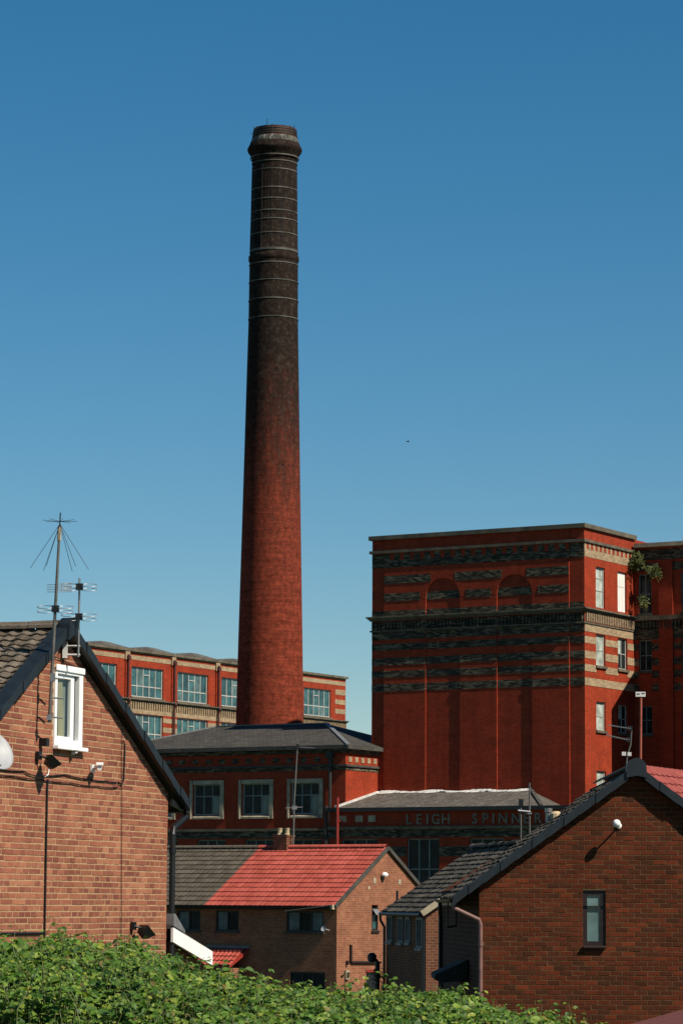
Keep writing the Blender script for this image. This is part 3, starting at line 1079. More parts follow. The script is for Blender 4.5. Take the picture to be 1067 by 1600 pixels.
for k in range(7):                              # north lights along the roof edge
    x0 = -5.4 - k * P
    b = MB()
    slope_quad(b, (x0 - 3.1, 0.6, 24.0), (x0 + 3.1, 0.6, 24.0), (x0 + 0.5, 3.6, 25.0), (x0 - 0.5, 3.6, 25.0))
    slope_quad(b, (x0 + 3.1, 0.6, 24.0), (x0 + 3.1, 30, 24.0), (x0 + 0.5, 30, 25.0), (x0 + 0.5, 3.6, 25.0))
    slope_quad(b, (x0 - 3.1, 30, 24.0), (x0 - 3.1, 0.6, 24.0), (x0 - 0.5, 3.6, 25.0), (x0 - 0.5, 30, 25.0))
    slope_quad(b, (x0 - .5, 3.6, 25.0), (x0 + .5, 3.6, 25.0), (x0 + .5, 30, 25.0), (x0 - .5, 30, 25.0))
    b.build('roof_ridge', 'slate_w', fm)

# ============================================================ chimney
ch = thing('factory_chimney', 'tall round tapering brick chimney blackened towards its flared stone crown', 'chimney', (-4.86, 212, 0))
prof = [(2.75, 0), (2.33, 17.0), (2.22, 23.0), (2.02, 32.0), (1.83, 41.0), (1.73, 45.5), (1.70, 49.6)]
MB().lathe(prof, 72, cap=False).build('shaft', 'chim', ch, smooth=True)
MB().lathe([(1.70, 49.6), (1.77, 49.7), (1.77, 50.0), (1.68, 50.12), (1.62, 53.0), (1.57, 56.5), (1.61, 57.0), (1.72, 57.3), (1.87, 57.5), (1.93, 57.64), (1.92, 57.76), (1.74, 58.1)], 72, cap=False).build('upper_shaft', 'chim', ch, smooth=True)
MB().lathe([(1.745, 58.1), (1.75, 58.13), (1.61, 58.5)], 72, cap=False).build('crown', 'cap', ch, smooth=True)
MB().lathe([(1.61, 58.5), (1.57, 58.52), (1.50, 59.08), (1.50, 59.18), (1.22, 59.18), (1.22, 57.0)], 72, cap=False).build('rim', m_piece('sooty_orange_rim', [(0, (0.10, 0.05, 0.03)), (1, (0.16, 0.065, 0.035))], 'object', grain=3, grain_amt=0.8, spots=(0.03, 0.028, 0.025), spot_amt=0.9, spot_scale=2.2), ch, smooth=False)
def rad(z):
    full = prof + [(1.68, 50.12), (1.62, 53.0), (1.57, 56.4), (1.60, 56.9)]
    for (r0, z0), (r1, z1) in zip(full, full[1:]):
        if z0 <= z <= z1 and z1 > z0:
            return r0 + (r1 - r0) * (z - z0) / (z1 - z0)
    return 1.7
for py in (249, 258, 271, 300, 317, 335.6, 349, 370.7, 396, 416.8, 444, 472.6, 501):
    z = 59.17 - (py - 203) * 0.04584
    r = rad(z) + 0.012
    t = 0.032 if py not in (396,) else 0.08
    MB().lathe([(r - .03, z - t), (r + .025, z - t), (r + .025, z + t), (r - .03, z + t)], 72, cap=False).build('iron_band', 'iron', ch)
for z in (58.66, 58.84, 59.02):
    r = 1.57 - (z - 58.52) * .125 + .012
    MB().lathe([(r - .02, z - .04), (r + .03, z - .04), (r + .03, z + .04), (r - .02, z + .04)], 72, cap=False).build('iron_band', 'iron_d', ch)
for k in range(14):                              # upright straps between the hoops
    t = 2 * math.pi * (k + .3) / 14
    c_, s_ = math.cos(t), math.sin(t)
    b = MB()
    zz = [50.2, 51.5, 53.0, 55.0, 56.4]
    b.tube([((rad(z) + .02) * c_, (rad(z) + .02) * s_, z) for z in zz], 0.017, 5)
    if k % 2 == 0:
        b.tube([(1.60 * c_, 1.60 * s_, 58.24), (1.55 * c_, 1.55 * s_, 59.0), (1.50 * c_, 1.50 * s_, 59.25)], 0.03, 5)
    b.build('iron_strap', 'iron_d', ch)
for a, dz, lx in ((R(250), 0.5, .18), (R(330), .25, .3), (R(20), .2, .35), (R(200), .2, .3)):
    b = MB().tube([(1.5 * math.cos(a), 1.5 * math.sin(a), 59.0), ((1.5 + lx * .4) * math.cos(a), (1.5 + lx * .4) * math.sin(a), 59.1 + dz)], 0.022, 5)
    b.tube([((1.5) * math.cos(a), (1.5) * math.sin(a), 58.7), ((1.5 + lx) * math.cos(a), (1.5 + lx) * math.sin(a), 58.75)], 0.02, 5)
    b.build('lightning_rod', 'iron_d', ch)
# ============================================================ engine house
en = thing('engine_house', 'red brick engine house with grey hipped slate roof at the chimney foot', 'building', (0.36, 194, 0), FA)
EW = [(-11.64, -9.05), (-7.91, -5.32), (-4.25, -1.62)]
eh = [(a + .24, b - .24, 10.54, 12.55) for a, b in EW] + [(-15.4 + .24, -12.77 - .24, 10.54, 12.55)]
el = [(-11.1, -8.9, 5.4, 8.98), (-7.45, -5.2, 5.4, 8.98), (-3.9, -1.7, 5.4, 8.98), (-14.8, -12.6, 5.4, 8.98)]
w = MB().wall_y(-18, 0, 0, 14.6, eh + el, 0, 0.3)
w.wall_x(0, 12, 0, 14.6, [], 0.0)
w.add([(-18, 0, 0), (-18, 12, 0), (-18, 12, 14.6), (-18, 0, 14.6)], [(0, 3, 2, 1)])
w.add([(-18, 12, 0), (0, 12, 0), (0, 12, 14.6), (-18, 12, 14.6)], [(0, 3, 2, 1)])
w.build('wall', 'mill', en)
for (a, b) in EW + [(-15.4, -12.77)]:
    s = MB()
    jm = [(a, -.10), (a + .10, -.10), (a + .262, .14), (a + .262, .22), (a, .22)]
    nv = len(s.v)
    s.add([(x_, y_, 10.3) for x_, y_ in jm] + [(x_, y_, 12.79) for x_, y_ in jm], [(4, 3, 2, 1, 0), (5, 6, 7, 8, 9)] + [(i_, (i_ + 1) % 5, (i_ + 1) % 5 + 5, i_ + 5) for i_ in range(5)])
    s.box(b - .26, b, -0.10, 0.22, 10.3, 12.79)
    s.box(a + .262, b - .262, -0.10, 0.22, 12.53, 12.79)
    s.prism_x([(-.14, 10.3), (.26, 10.3), (.26, 10.57), (.12, 10.57), (-.14, 10.42)], a + .262, b - .262)
    s.build('stone_surround', 'stone_l', en)
    window_grid(en, a + .262, b - .262, 10.572, 12.528, 0.18, 3, [0.62], 'steelgrey', 'glass', 0.06, 0.07, pane_mats=['glass', 'glass', 'glass', 'glass', 'glass_teal', 'glass'])
for (a, b, c, d) in el:
    window_grid(en, a, b, c, d, 0.2, 3, [0.5], 'steelgrey', 'glass', 0.07, 0.07)
def eband(z0, z1, pr, mat, name, yb=12.0):
    b = MB().box(-18, pr, -pr, 0.004, z0, z1)
    b.box(0.002, pr, 0.005, yb, z0, z1)
    b.build(name, mat, en)
eband(14.62, 14.86, 0.42, 'stone_d', 'gutter_cornice')
eband(14.38, 14.61, 0.16, 'soot', 'stone_band')
eband(13.30, 13.52, 0.03, 'soot', 'stone_band')
eband(13.53, 13.66, 0.14, 'stone_d', 'string_course')
b = MB().box(-18, -0.0, -0.16, .004, 9.50, 9.66)
b.build('string_course', 'stone', en)
b = MB().box(-18, -0.0, -0.03, .004, 9.05, 9.49)
b.build('stone_band', 'soot', en)
for a, c in ((-18, -14.8), (-12.6, -11.1), (-8.9, -7.45), (-5.2, -3.9), (-1.7, 0)):
    MB().box(a, c, -0.02, .004, 7.95, 8.4).build('stone_band', 'soot', en)
fq = MB()
x = -17.6
while x < -0.3:
    fq.box(x, x + 0.42, -0.035, .004, 13.82, 14.14)
    x += 1.02
fq.build('frieze_blocks', 'soot', en, kind='stuff')
fq = MB()
y = 0.35
while y < 6:
    fq.box(-.004, 0.035, y, y + 0.4, 13.82, 14.14)
    y += 0.78
fq.build('frieze_blocks', 'cream', en, kind='stuff')
rf = MB()
e0, zE, zR = 0.38, 14.87, 16.65
A, B, C_, D_ = (-18.4, -e0, zE), (e0, -e0, zE), (e0, 12.4, zE), (-18.4, 12.4, zE)
r0, r1 = (-13.6, 6, zR), (-5.0, 6, zR)
slope_quad(rf, A, B, r1, r0)
slope_quad(rf, B, C_, r1, r1)
slope_quad(rf, C_, D_, r0, r1)
slope_quad(rf, D_, A, r0, r0)
roof_e = rf.build('roof', 'slate', en)
b = MB()
for p, q in ((r0, r1), (B, r1), (A, r0)):
    b.bar(Vector(p) + Vector((0, 0, .03)), Vector(q) + Vector((0, 0, .03)), 0.26, 0.08)
b.build('hip_flashing', 'lead_g', roof_e)
d = MB().tube([(-1.05, -0.14, 14.5), (-1.05, -0.14, 5)], 0.10, 8)
d.box(-1.3, -.8, -.36, -.02, 14.05, 14.4)
d.build('downpipe', 'iron_d', en)

# ============================================================ lettered office range in front of the tower
of = thing('mill_office', 'low red brick mill office range lettered LEIGH SPINNERS in pale stone', 'building', (0.37, 192.3, 0), FA)
oh = [(-0.32, 2.31, 5.5, 8.94), (4.35, 6.64, 5.2, 8.94), (8.72, 11.08, 5.2, 8.94), (12.6, 14.6, 5.2, 8.94)]
w = MB().wall_y(-1.16, 15.4, 0, 10.8, oh, 0, 0.35)
w.add([(-1.16, 0, 0), (-1.16, 1.5, 0), (-1.16, 1.5, 10.8), (-1.16, 0, 10.8)], [(0, 3, 2, 1)])
w.add([(15.4, 0, 0), (15.4, 5.4, 0), (15.4, 5.4, 10.8), (15.4, 0, 10.8)], [(0, 1, 2, 3)])
w.build('wall', 'mill', of)
MB().box(-1.3, 15.5, -0.30, 0.5, 10.62, 10.86).build('gutter_cornice', 'iron_d', of)
MB().box(-1.2, 15.42, -0.20, .004, 9.52, 9.70).build('string_course', 'stone', of)
MB().box(-1.19, 15.41, -0.05, .004, 9.02, 9.51).build('stone_band', 'soot', of)
for a, c in ((-1.16, -.32), (2.31, 4.35), (6.64, 8.72), (11.08, 12.6)):
    MB().box(a, c, -0.02, .004, 7.85, 8.45).build('stone_band', 'soot', of)
for x in (-0.45, 0.72, 1.63):
    MB().box(x, x + .52, -0.03, .004, 9.98, 10.38).build('stone_block', 'stone_l', of)
for (a, b_, c, d) in oh:
    window_grid(of, a, b_, c, d, 0.22, 3, [0.5], 'steelgrey', 'glass', 0.07, 0.08)
rf = MB()
Z0, Z1 = 10.87, 11.98
slope_quad(rf, (-0.86, 0.05, Z0), (13.6, 0.05, Z0), (10.2, 5.45, Z1), (-0.86, 5.45, Z1))
slope_quad(rf, (13.6, 0.05, Z0), (12.6, 5.46, Z0), (10.2, 5.45, Z1), (10.2, 5.45, Z1))
roof_o = rf.build('roof', 'slate_w', of)
b = MB()
n = 90
rows_ = []
for k in range(n + 1):                            # ragged mortar fillet where the roof meets the tower
    x = -0.8 + 10.95 * k / n
    w_ = .30 + .16 * math.sin(k * .37) * math.sin(k * .11 + 1) + random.uniform(-.07, .07)
    rows_ += [(x, 5.45 - w_, Z1 - w_ * .2 + .03), (x, 5.30, Z1 + .05 + random.uniform(0, .03)), (x, 5.455, Z1 + .10 + .05 * math.sin(k * .23) + random.uniform(0, .04))]
b.add(rows_, [f_ for k in range(n) for f_ in ((3 * k, 3 * k + 3, 3 * k + 4, 3 * k + 1), (3 * k + 1, 3 * k + 4, 3 * k + 5, 3 * k + 2))])
b.bar((-0.79, 0.1, Z0 + .06), (-0.79, 5.4, Z1 + .06), 0.16, 0.12)
b.build('flashing', 'lead', roof_o)
b = MB().bar((13.55, 0.1, Z0 + .04), (10.2, 5.42, Z1 + .06), 0.2, 0.1)
b.build('hip_flashing', 'stone_d', roof_o)
# letters
def letter(ch_, x, z, h, parent, y=-0.02):
    cu = bpy.data.curves.new('letter', 'FONT')
    cu.body = ch_
    cu.size = 1.0
    cu.extrude = 0.05
    cu.offset = 0.018
    cu.resolution_u = 4
    tmp = bpy.data.objects.new('tmp', cu)
    col.objects.link(tmp)
    dg = bpy.context.evaluated_depsgraph_get()
    me = bpy.data.meshes.new_from_object(tmp.evaluated_get(dg))
    bpy.data.objects.remove(tmp)
    vs = me.vertices
    x0 = min(v.co.x for v in vs); x1 = max(v.co.x for v in vs)
    y0 = min(v.co.y for v in vs); y1 = max(v.co.y for v in vs)
    s = h / (y1 - y0)
    for v in vs:
        a, b2, c2 = v.co
        v.co = ((a - (x0 + x1) / 2) * s * 0.98 + x, y - 0.03 - c2 * 0.6, (b2 - y0) * s + z)
    me.flip_normals()
    me.materials.clear()
    me.materials.append(M['letter'])
    me.name = 'letter'
    o = bpy.data.objects.new('letter', me)
    col.objects.link(o)
    o.parent = parent
for c_, px in (('L', 640), ('E', 656), ('I', 669), ('G', 682), ('H', 698), ('S', 743), ('P', 760), ('I', 772), ('N', 787), ('N', 807), ('E', 823), ('R', 841), ('S', 858)):
    letter(c_, 4.25 + (px - 633) * 0.0442, 9.80, 0.64, of)
d = MB().tube([(-0.35, -0.4, 11.5), (-0.35, -0.4, 3)], 0.09, 8)
d.box(-0.5, -.2, -.42, 0.0, 10.0, 10.1)
d.build('standpipe', 'redpaint', of)
b = MB().tube([(-1.35, -0.1, 11.0), (-1.35, -0.1, 3)], 0.11, 8)
b.build('downpipe', 'iron_d', of)

# ============================================================ plants rooted in the mill wall
def leaf_blade(l, w, fold=0.25, seg=4, curl=0.2):
    """one leaf: midrib along +y, pointed, folded along the rib, tip curling down"""
    mb = MB()
    v = []
    for k in range(seg + 1):
        t = k / seg
        wd = w * 0.5 * (math.sin(math.pi * min(1, t * 0.93 + 0.05)) ** 0.75) * (1.0 if k < seg else 0.02)
        zc = -curl * l * t * t
        v += [(-wd, l * t, zc + fold * wd), (0, l * t, zc), (wd, l * t, zc + fold * wd)]
    f = []
    for k in range(seg):
        a = k * 3
        f += [(a, a + 1, a + 4, a + 3), (a + 1, a + 2, a + 5, a + 4)]
    return mb.add(v, f)

def orient(d, n):
    d = Vector(d).normalized()
    n = Vector(n)
    x = d.cross(n)
    if x.length < 1e-4:
        x = d.cross(Vector((0.3, 0.5, 0.8)))
    x.normalize()
    z = x.cross(d)
    return Matrix((x, d, z)).transposed()

def wall_plant(label, loc, r, n, droop):
    root = thing('wall_plant', label, 'plant', loc, FA, 'plants growing from the mill wall')
    st, fo = MB(), MB()
    for k in range(n):
        a = random.uniform(0, 2 * math.pi)
        tip = Vector((math.cos(a) * r * random.uniform(.3, 1), -abs(random.gauss(.35, .25)) - .1, r * (random.uniform(-.9, .9) - droop)))
        mid = tip * 0.5 + Vector((0, -0.12, 0.14))
        st.tube([(0, 0.05, -.05), mid, tip], [.035, .02, .008], 4)
        for j in range(16):
            t = random.uniform(.25, 1)
            p = mid.lerp(tip, (t - .5) * 2) if t > .5 else Vector((0, 0, 0)).lerp(mid, t * 2)
            p = p + Vector([random.gauss(0, .09) for _ in range(3)])
            m = orient((random.uniform(-1, 1), random.uniform(-1, .2), random.uniform(-.9, .6)), (random.uniform(-.5, .5), -1, 1))
            lf = leaf_blade(random.uniform(.13, .26), random.uniform(.05, .1), .2, 3, .3)
            fo.add([m @ Vector(q) + p for q in lf.v], lf.f)
    st.build('stem', 'stem', root)
    fo.build('foliage', 'leaf_d', root, kind='stuff')
def tower_pt(x, y, z):
    c, s = math.cos(FA), math.sin(FA)
    return (15.07 + c * x - s * y, 190 + s * x + c * y, z)
wall_plant('largest bushy plant sprouting under the wing eaves beside the tower', tower_pt(0.5, 7.15, 26.85), 0.75, 26, 0.05)
wall_plant('hanging plant trailing down the wing wall right of the top window', tower_pt(1.62, 7.12, 26.2), 0.55, 18, 0.5)
wall_plant('small plant on the sill under the top wing window', tower_pt(0.95, 7.1, 24.15), 0.42, 12, 0.0)

# ============================================================ left house
HA = R(70.5)
lh = thing('brick_house', 'orange brick house with gable window, weathered tiles and dark verge', 'house', (-2.34, 42, 0), HA)
AX, AZ, PL, PR = -3.52, 8.40, 0.60, 0.535                  # ridge position, height, fall per metre
def lz(x):
    return AZ - (x - AX) * PR if x > AX else AZ - (AX - x) * PL
WIN = (-3.745, -2.905, 6.86, 7.84)
wl = MB()
wl.wall_y(-6.26, 0, 0, 5.9, [], 0.0, .1)
hl = [WIN]
xs_ = [-6.26, WIN[0], AX, WIN[1], 0.0]
# gable face above 5.9 in strips that leave the window open
def gable_strip(mb, xa, xb, za, zb=None, y=0.0):
    mb.add([(xa, y, za), (xb, y, za), (xb, y, zb if zb else lz(xb) - .13), (xa, y, zb if zb else lz(xa) - .13)], [(0, 1, 2, 3)])
gable_strip(wl, -6.26, WIN[0], 5.9)
gable_strip(wl, WIN[0], WIN[1], 5.9, WIN[2])
gable_strip(wl, WIN[0], AX, WIN[3])
gable_strip(wl, AX, WIN[1], WIN[3])
gable_strip(wl, WIN[1], 0.0, 5.9)
a, b, c, d = WIN
wl.add([(a, 0, c), (b, 0, c), (b, 0, d), (a, 0, d), (a, .25, c), (b, .25, c), (b, .25, d), (a, .25, d)], [(0, 4, 5, 1), (1, 5, 6, 2), (2, 6, 7, 3), (3, 7, 4, 0)])
ez = lz(0) - .13
wl2 = MB()
wl2.add([(0, 0, 0), (0, 8, 0), (0, 8, ez), (0, 0, ez)], [(0, 1, 2, 3)])
wl2.add([(-6.26, 0, 0), (-6.26, 8, 0), (-6.26, 8, lz(-6.26) - .13), (-6.26, 0, lz(-6.26) - .13)], [(0, 3, 2, 1)])
wl2.add([(-6.26, 8, 0), (0, 8, 0), (0, 8, ez), (AX, 8, AZ - .13), (-6.26, 8, lz(-6.26) - .13)], [(0, 4, 3, 2, 1)])
wl2.build('side_wall', 'brick_left', lh)
wall_l = wl.build('wall', 'mortar_l', lh)
half = [(PR, 1, AZ - .13 + PR * AX), (-PL, 1, AZ - .13 - PL * AX)]
def sc_left(u, z):
    if z < 4.35 or z > 8.3 or u < -5.3:
        return -1
    return 100 + (-u) * 1.0 - abs(z - 5.7) * 0.25
lay_bricks(wall_l, -6.26, 0.0, 0.0, 8.5, half, [WIN], 'brick_l', 'brick_l_j', sc_left, BL=0.172, long=0.344, J=0.0145, proud=0.004)
# return wall bricks at the corner are out of sight; roof
roof_l = MB()
nl_, nr_ = math.hypot(PL, 1), math.hypot(PR, 1)
roof_l.add([(AX, -.1, AZ - .09), (AX - 3.88, -.1, lz(AX - 3.88) - .09), (AX - 3.88, 8.1, lz(AX - 3.88) - .09), (AX, 8.1, AZ - .09),
            (AX + 3.97, -.1, lz(AX + 3.97) - .09), (AX + 3.97, 8.1, lz(AX + 3.97) - .09)], [(0, 1, 2, 3), (0, 3, 5, 4)])
roof_l = roof_l.build('roof', 'roofdark', lh)
lay_tiles(roof_l, (AX - 3.88, 8.1, lz(AX - 3.88) - .07), (0, -1, 0), (1 / nl_, 0, PL / nl_), 8.12, 3.88 * nl_ - .06, 0.19, 0.15, 'tile_l', 'tile_l_j',
          lambda p: 50 - p.y, amp=0.024, th=0.026, jitter=0.008, seg=5)
lay_tiles(roof_l, (AX + 3.97, -.02, lz(AX + 3.97) - .07), (0, 1, 0), (-1 / nr_, 0, PR / nr_), 8.12, 3.97 * nr_ - .06, 0.19, 0.15, 'tile_l', 'tile_l_j',
          lambda p: -1, amp=0.024, th=0.026, jitter=0.008, limit=0, seg=4)
# ridge tiles
for k in range(18):
    y0 = -0.02 + k * 0.45
    rt = MB()
    prof_ = [(0.12 * math.cos(t), 0.10 * math.sin(t)) for t in [math.pi * i / 8 for i in range(9)]]
    for i in range(8):
        (xa, za), (xb, zb) = prof_[i], prof_[i + 1]
        j0, j1 = y0, y0 + 0.44
        tz = random.uniform(-.006, .006)
        rt.add([(AX + xa, j0, AZ - .06 + za + tz), (AX + xb, j0, AZ - .06 + zb + tz), (AX + xb, j1, AZ - .06 + zb), (AX + xa, j1, AZ - .06 + za)], [(0, 1, 2, 3)])
    rt.build('ridge_tile', 'tile_l_j', roof_l)
# dark overlapping verge caps down both slopes and a moulded end cap at the apex
for sgn in (-1, 1):
    n = 12
    for k in range(n):
        t0, t1 = 0.12 + 3.82 * k / n, 0.12 + 3.82 * (k + 1) / n + 0.02
        lift = 0.012 * ((k % 2))
        p = MB()
        xa, xb = AX + sgn * t0, AX + sgn * t1
        za, zb = lz(xa) + .025, lz(xb) + .012
        h = 0.13
        y0, y1 = -0.145 - lift, 0.06
        p.add([(xa, y0, za - h), (xb, y0, zb - h), (xb, y0, zb), (xa, y0, za), (xa, y1, za), (xb, y1, zb), (xb, -.09, zb - h), (xa, -.09, za - h)],
              [(0, 1, 2, 3), (3, 2, 5, 4), (0, 7, 6, 1), (1, 6, 2), (0, 3, 7)])
        p.build('verge_cap', 'verge', roof_l)
ec = MB()
pf = [(0.15 * math.cos(t), 0.12 * math.sin(t)) for t in [math.pi * i / 10 for i in range(11)]]
outl = [(AX + x, AZ - .05 + z) for x, z in pf] + [(AX - .16, AZ - .23), (AX, AZ - .15), (AX + .16, AZ - .23)]
ec.prism_y(outl, -0.17, -0.02)
ec.build('end_cap', 'verge', roof_l)
# gutter and downpipe at the right eave
gx, gz = AX + 3.98, lz(AX + 3.97) - .08
gt = MB()
pr = [(gx + .065 + .065 * math.cos(t), gz - .0 + .065 * math.sin(t)) for t in [math.pi + math.pi * i / 6 for i in range(7)]]
gt.prism_y(pr, -0.08, 8.0)
gt.build('gutter', 'black', lh)
dp = MB().tube([(gx + .05, -.06, gz - .05), (gx + .05, -.06, gz - .12), (0.11, -.045, gz - .28), (0.085, -.045, gz - .36), (0.085, -.045, 0)], 0.042, 10)
for z in (5.6, 4.4, 3.0):
    dp.lathe([(0.052, -.03), (0.052, .03)], 10, (0.085, -.045, z))
dp.build('downpipe', 'black', lh)
MB().bar((0.0, -.05, ez - .12), (0.42, -.05, gz + .0), 0.04, 0.08).build('soffit_bracket', 'black', lh)
# gable window: white frame, sash ajar, curtain
wf = MB()
a, b, c, d = WIN
fw = 0.065
wf.box(a, a + fw, -0.03, 0.06, c, d)
wf.box(b - fw * 1.7, b, -0.03, 0.06, c, d)
wf.box(a + fw, b - fw * 1.7, -0.03, 0.06, d - fw * 1.3, d)
wf.box(a + fw, b - fw * 1.7, -0.03, 0.06, c, c + fw * 1.2)
wf.box(a - .01, b + .01, -0.05, -0.031, d - .05, d + .03)
wnd = wf.build('window', 'upvc', lh, label='white plastic gable window with its sash ajar and a cream curtain')
bevel(wnd, 0.008)
ss = MB().box(a - .01, b + .06, -0.09, 0.0, c - .055, c - .002).build('sill', 'upvc', wnd)
bevel(ss, 0.01)
z0, z1 = c + fw * 1.2, d - fw * 1.3
stx0 = b - fw * 1.7 - .20
sash = MB()
sash.box(stx0, stx0 + .10, 0.0, 0.05, z0, z1).box(a + fw, a + fw + .03, 0.0, 0.05, z0, z1)
sash.box(a + fw + .03, stx0, 0.0, 0.05, z0, z0 + .04).box(a + fw + .03, stx0, 0.0, 0.05, z1 - .05, z1)
bevel(sash.build('sash', 'upvc', wnd), .006)
MB().add([(a + fw + .03, .022, z0 + .04), (stx0, .022, z0 + .04), (stx0, .022, z1 - .05), (a + fw + .03, .022, z1 - .05)], [(0, 1, 2, 3)]).build('pane', 'clear', wnd)
MB().box(stx0 + .10, b - fw * 1.7, 0.035, 0.04, z0, z1).build('pane', 'glass', wnd)
cu = MB()
n = 14
def cp(i, z):
    t = i / n
    k = (z - c) / (d - c)
    wdt = 0.07 + 0.09 * (1 - k) + .03 * math.sin(k * 3.1)
    return (a + 0.25 + wdt * t, 0.045 + 0.012 * math.sin(t * 19 + k), z)
for k in range(n):
    for j in range(6):
        zA, zB = c + (d - c) * .82 * j / 6, c + (d - c) * .82 * (j + 1) / 6
        cu.add([cp(k, zA), cp(k + 1, zA), cp(k + 1, zB), cp(k, zB)], [(0, 1, 2, 3)])
cu.build('curtain', 'curtain', wnd, smooth=True)
nt_ = MB().box(a + .05, stx0 + .12, 0.085, 0.088, c, d)
nt_.build('blind', 'net', wnd)
rm = MB()
rm.add([(a - .4, .26, c - .3), (b + .6, .26, c - .3), (b + .6, 2.2, c - .3), (a - .4, 2.2, c - .3), (a - .4, .26, d + .1), (b + .6, .26, d + .1), (b + .6, 2.2, d + .1), (a - .4, 2.2, d + .1)],
       [(0, 1, 2, 3), (4, 7, 6, 5), (1, 5, 6, 2), (2, 6, 7, 3), (3, 7, 4, 0)])
rm.build('room', 'room', wnd)
# lean-to porch on the far side with a white barge board
po = MB()
po.add([(0.01, .02, 0), (1.40, .02, 0), (1.40, .02, 4.08), (0.01, .02, 4.40)], [(0, 1, 2, 3)])
po.add([(1.40, .02, 0), (1.40, 3, 0), (1.40, 3, 4.08), (1.40, .02, 4.08)], [(0, 1, 2, 3)])
po.build('porch_wall', 'brick_ter', lh)
pr_ = MB().prism_y([(0.01, 4.56), (1.50, 4.215), (1.50, 4.25), (0.01, 4.62)], -0.06, 3.1).build('porch_roof', 'tile_brown', lh)
MB().prism_y([(0.02, 4.38), (1.46, 4.045), (1.46, 4.235), (0.02, 4.575)], -0.10, -0.065).build('barge_board', 'white_p', pr_)
MB().prism_y([(0.01, 4.60), (0.42, 4.50), (0.42, 4.53), (0.28, 4.62), (0.06, 4.76), (0.01, 4.76)], -0.11, 0.4).build('lead_flashing', 'lead_g', pr_)

# things fixed to the left house
def local_thing(name, label, cat, x, y, z, group=None):
    c2, s2 = math.cos(HA), math.sin(HA)
    return thing(name, label, cat, (-2.34 + c2 * x - s2 * y, 42 + s2 * x + c2 * y, z), HA, group)

def floodlight(label, x, z, tilt=R(48), yaw=R(40)):
    t = local_thing('floodlight', label, 'floodlight', x, -0.012, z, 'floodlights on the left house')
    MB().box(-.045, .045, -0.05, 0.0, -.05, .05).build('junction_box', 'black', t)
    MB().tube([(0, -.045, 0), (.02, -.10, -.02), (.03, -.13, -.03)], .016, 6).build('arm', 'black', t)
    hd = MB()
    v = [(-.13, 0, -.09), (.13, 0, -.09), (.13, 0, .09), (-.13, 0, .09), (-.08, .11, -.055), (.08, .11, -.055), (.08, .11, .055), (-.08, .11, .055)]
    hd.add(v, [(0, 1, 2, 3), (4, 7, 6, 5), (0, 4, 5, 1), (1, 5, 6, 2), (2, 6, 7, 3), (3, 7, 4, 0)])
    m = Matrix.Rotation(yaw, 3, 'Z') @ Matrix.Rotation(-tilt, 3, 'X')
    off = Vector((.05, -.21, -.05))
    hd.xform(lambda p: m @ p + off)
    h = hd.build('lamp_head', 'black', t)
    gl = MB().box(-.11, .11, -.006, -.002, -.075, .075).xform(lambda p: m @ p + off)
    gl.build('lamp_glass', 'glass_lamp', h)
    return t
fl = floodlight('black floodlight on the gable near the satellite dish', -4.22, 6.70)
MB().box(.06, .14, -.1, 0, .12, .22).build('sensor', 'black', fl)
floodlight('low black floodlight on the gable just above the brambles', -1.20, 4.60, R(42), R(48))

def wall_camera(label, x, z, s, flip=1):
    t = local_thing('security_camera', label, 'camera', x, -0.012, z, 'white cameras on the left house')
    MB().box(-.03 * s, .05 * s, -.03, 0, -.05 * s, .05 * s).build('bracket', 'upvc', t)
    MB().tube([(0, -.02, 0), (-.04 * s * flip, -.12 * s, .02 * s)], .016 * s, 6).build('arm', 'alu_b', t)
    MB().tube([(.03 * s * flip, -.10 * s, .035 * s), (-.12 * s * flip, -.17 * s, .0)], .034 * s, 8).build('camera_body', 'upvc', t)
    MB().bar((.05 * s * flip, -.10 * s, .075 * s), (-.14 * s * flip, -.18 * s, .04 * s), .09 * s, .012).build('hood', 'upvc', t)
wall_camera('white security camera on the gable below and right of the window', -2.58, 6.61, 1.0)
wall_camera('small white camera tucked under the gable window sill', -3.20, 6.79, 0.6)

sd = local_thing('satellite_dish', 'grey satellite dish cut off by the left edge of the picture', 'satellite dish', -5.88, -0.02, 6.62)
MB().box(-.05, .05, -.05, 0, -.1, .1).tube([(0, -.03, 0), (.02, -.18, .02)], .02, 8).build('bracket', 'pole', sd)
dm = MB()
prof_ = [(0.001, 0.0)] + [(0.235 * k / 6, 0.06 * (k / 6) ** 2) for k in range(1, 7)]
dm.lathe(prof_, 28, cap=False)
m = Matrix.Rotation(R(62), 3, 'X')
mz = Matrix.Rotation(R(-25), 3, 'Z')
dm.xform(lambda p: mz @ (m @ Vector((p.x, p.y * 1.1, p.z))) + Vector((.02, -.2, .03)))
sdd = dm.build('dish', 'dish', sd, smooth=True)
sdd.modifiers.new('thick', 'SOLIDIFY').thickness = 0.008
MB().tube([(-.06, -.2, -.19), (-.22, -.40, -.12)], .009, 6).tube([(-.22, -.40, -.13), (-.21, -.36, -.08)], .02, 8).build('feed_arm', 'alu', sd)

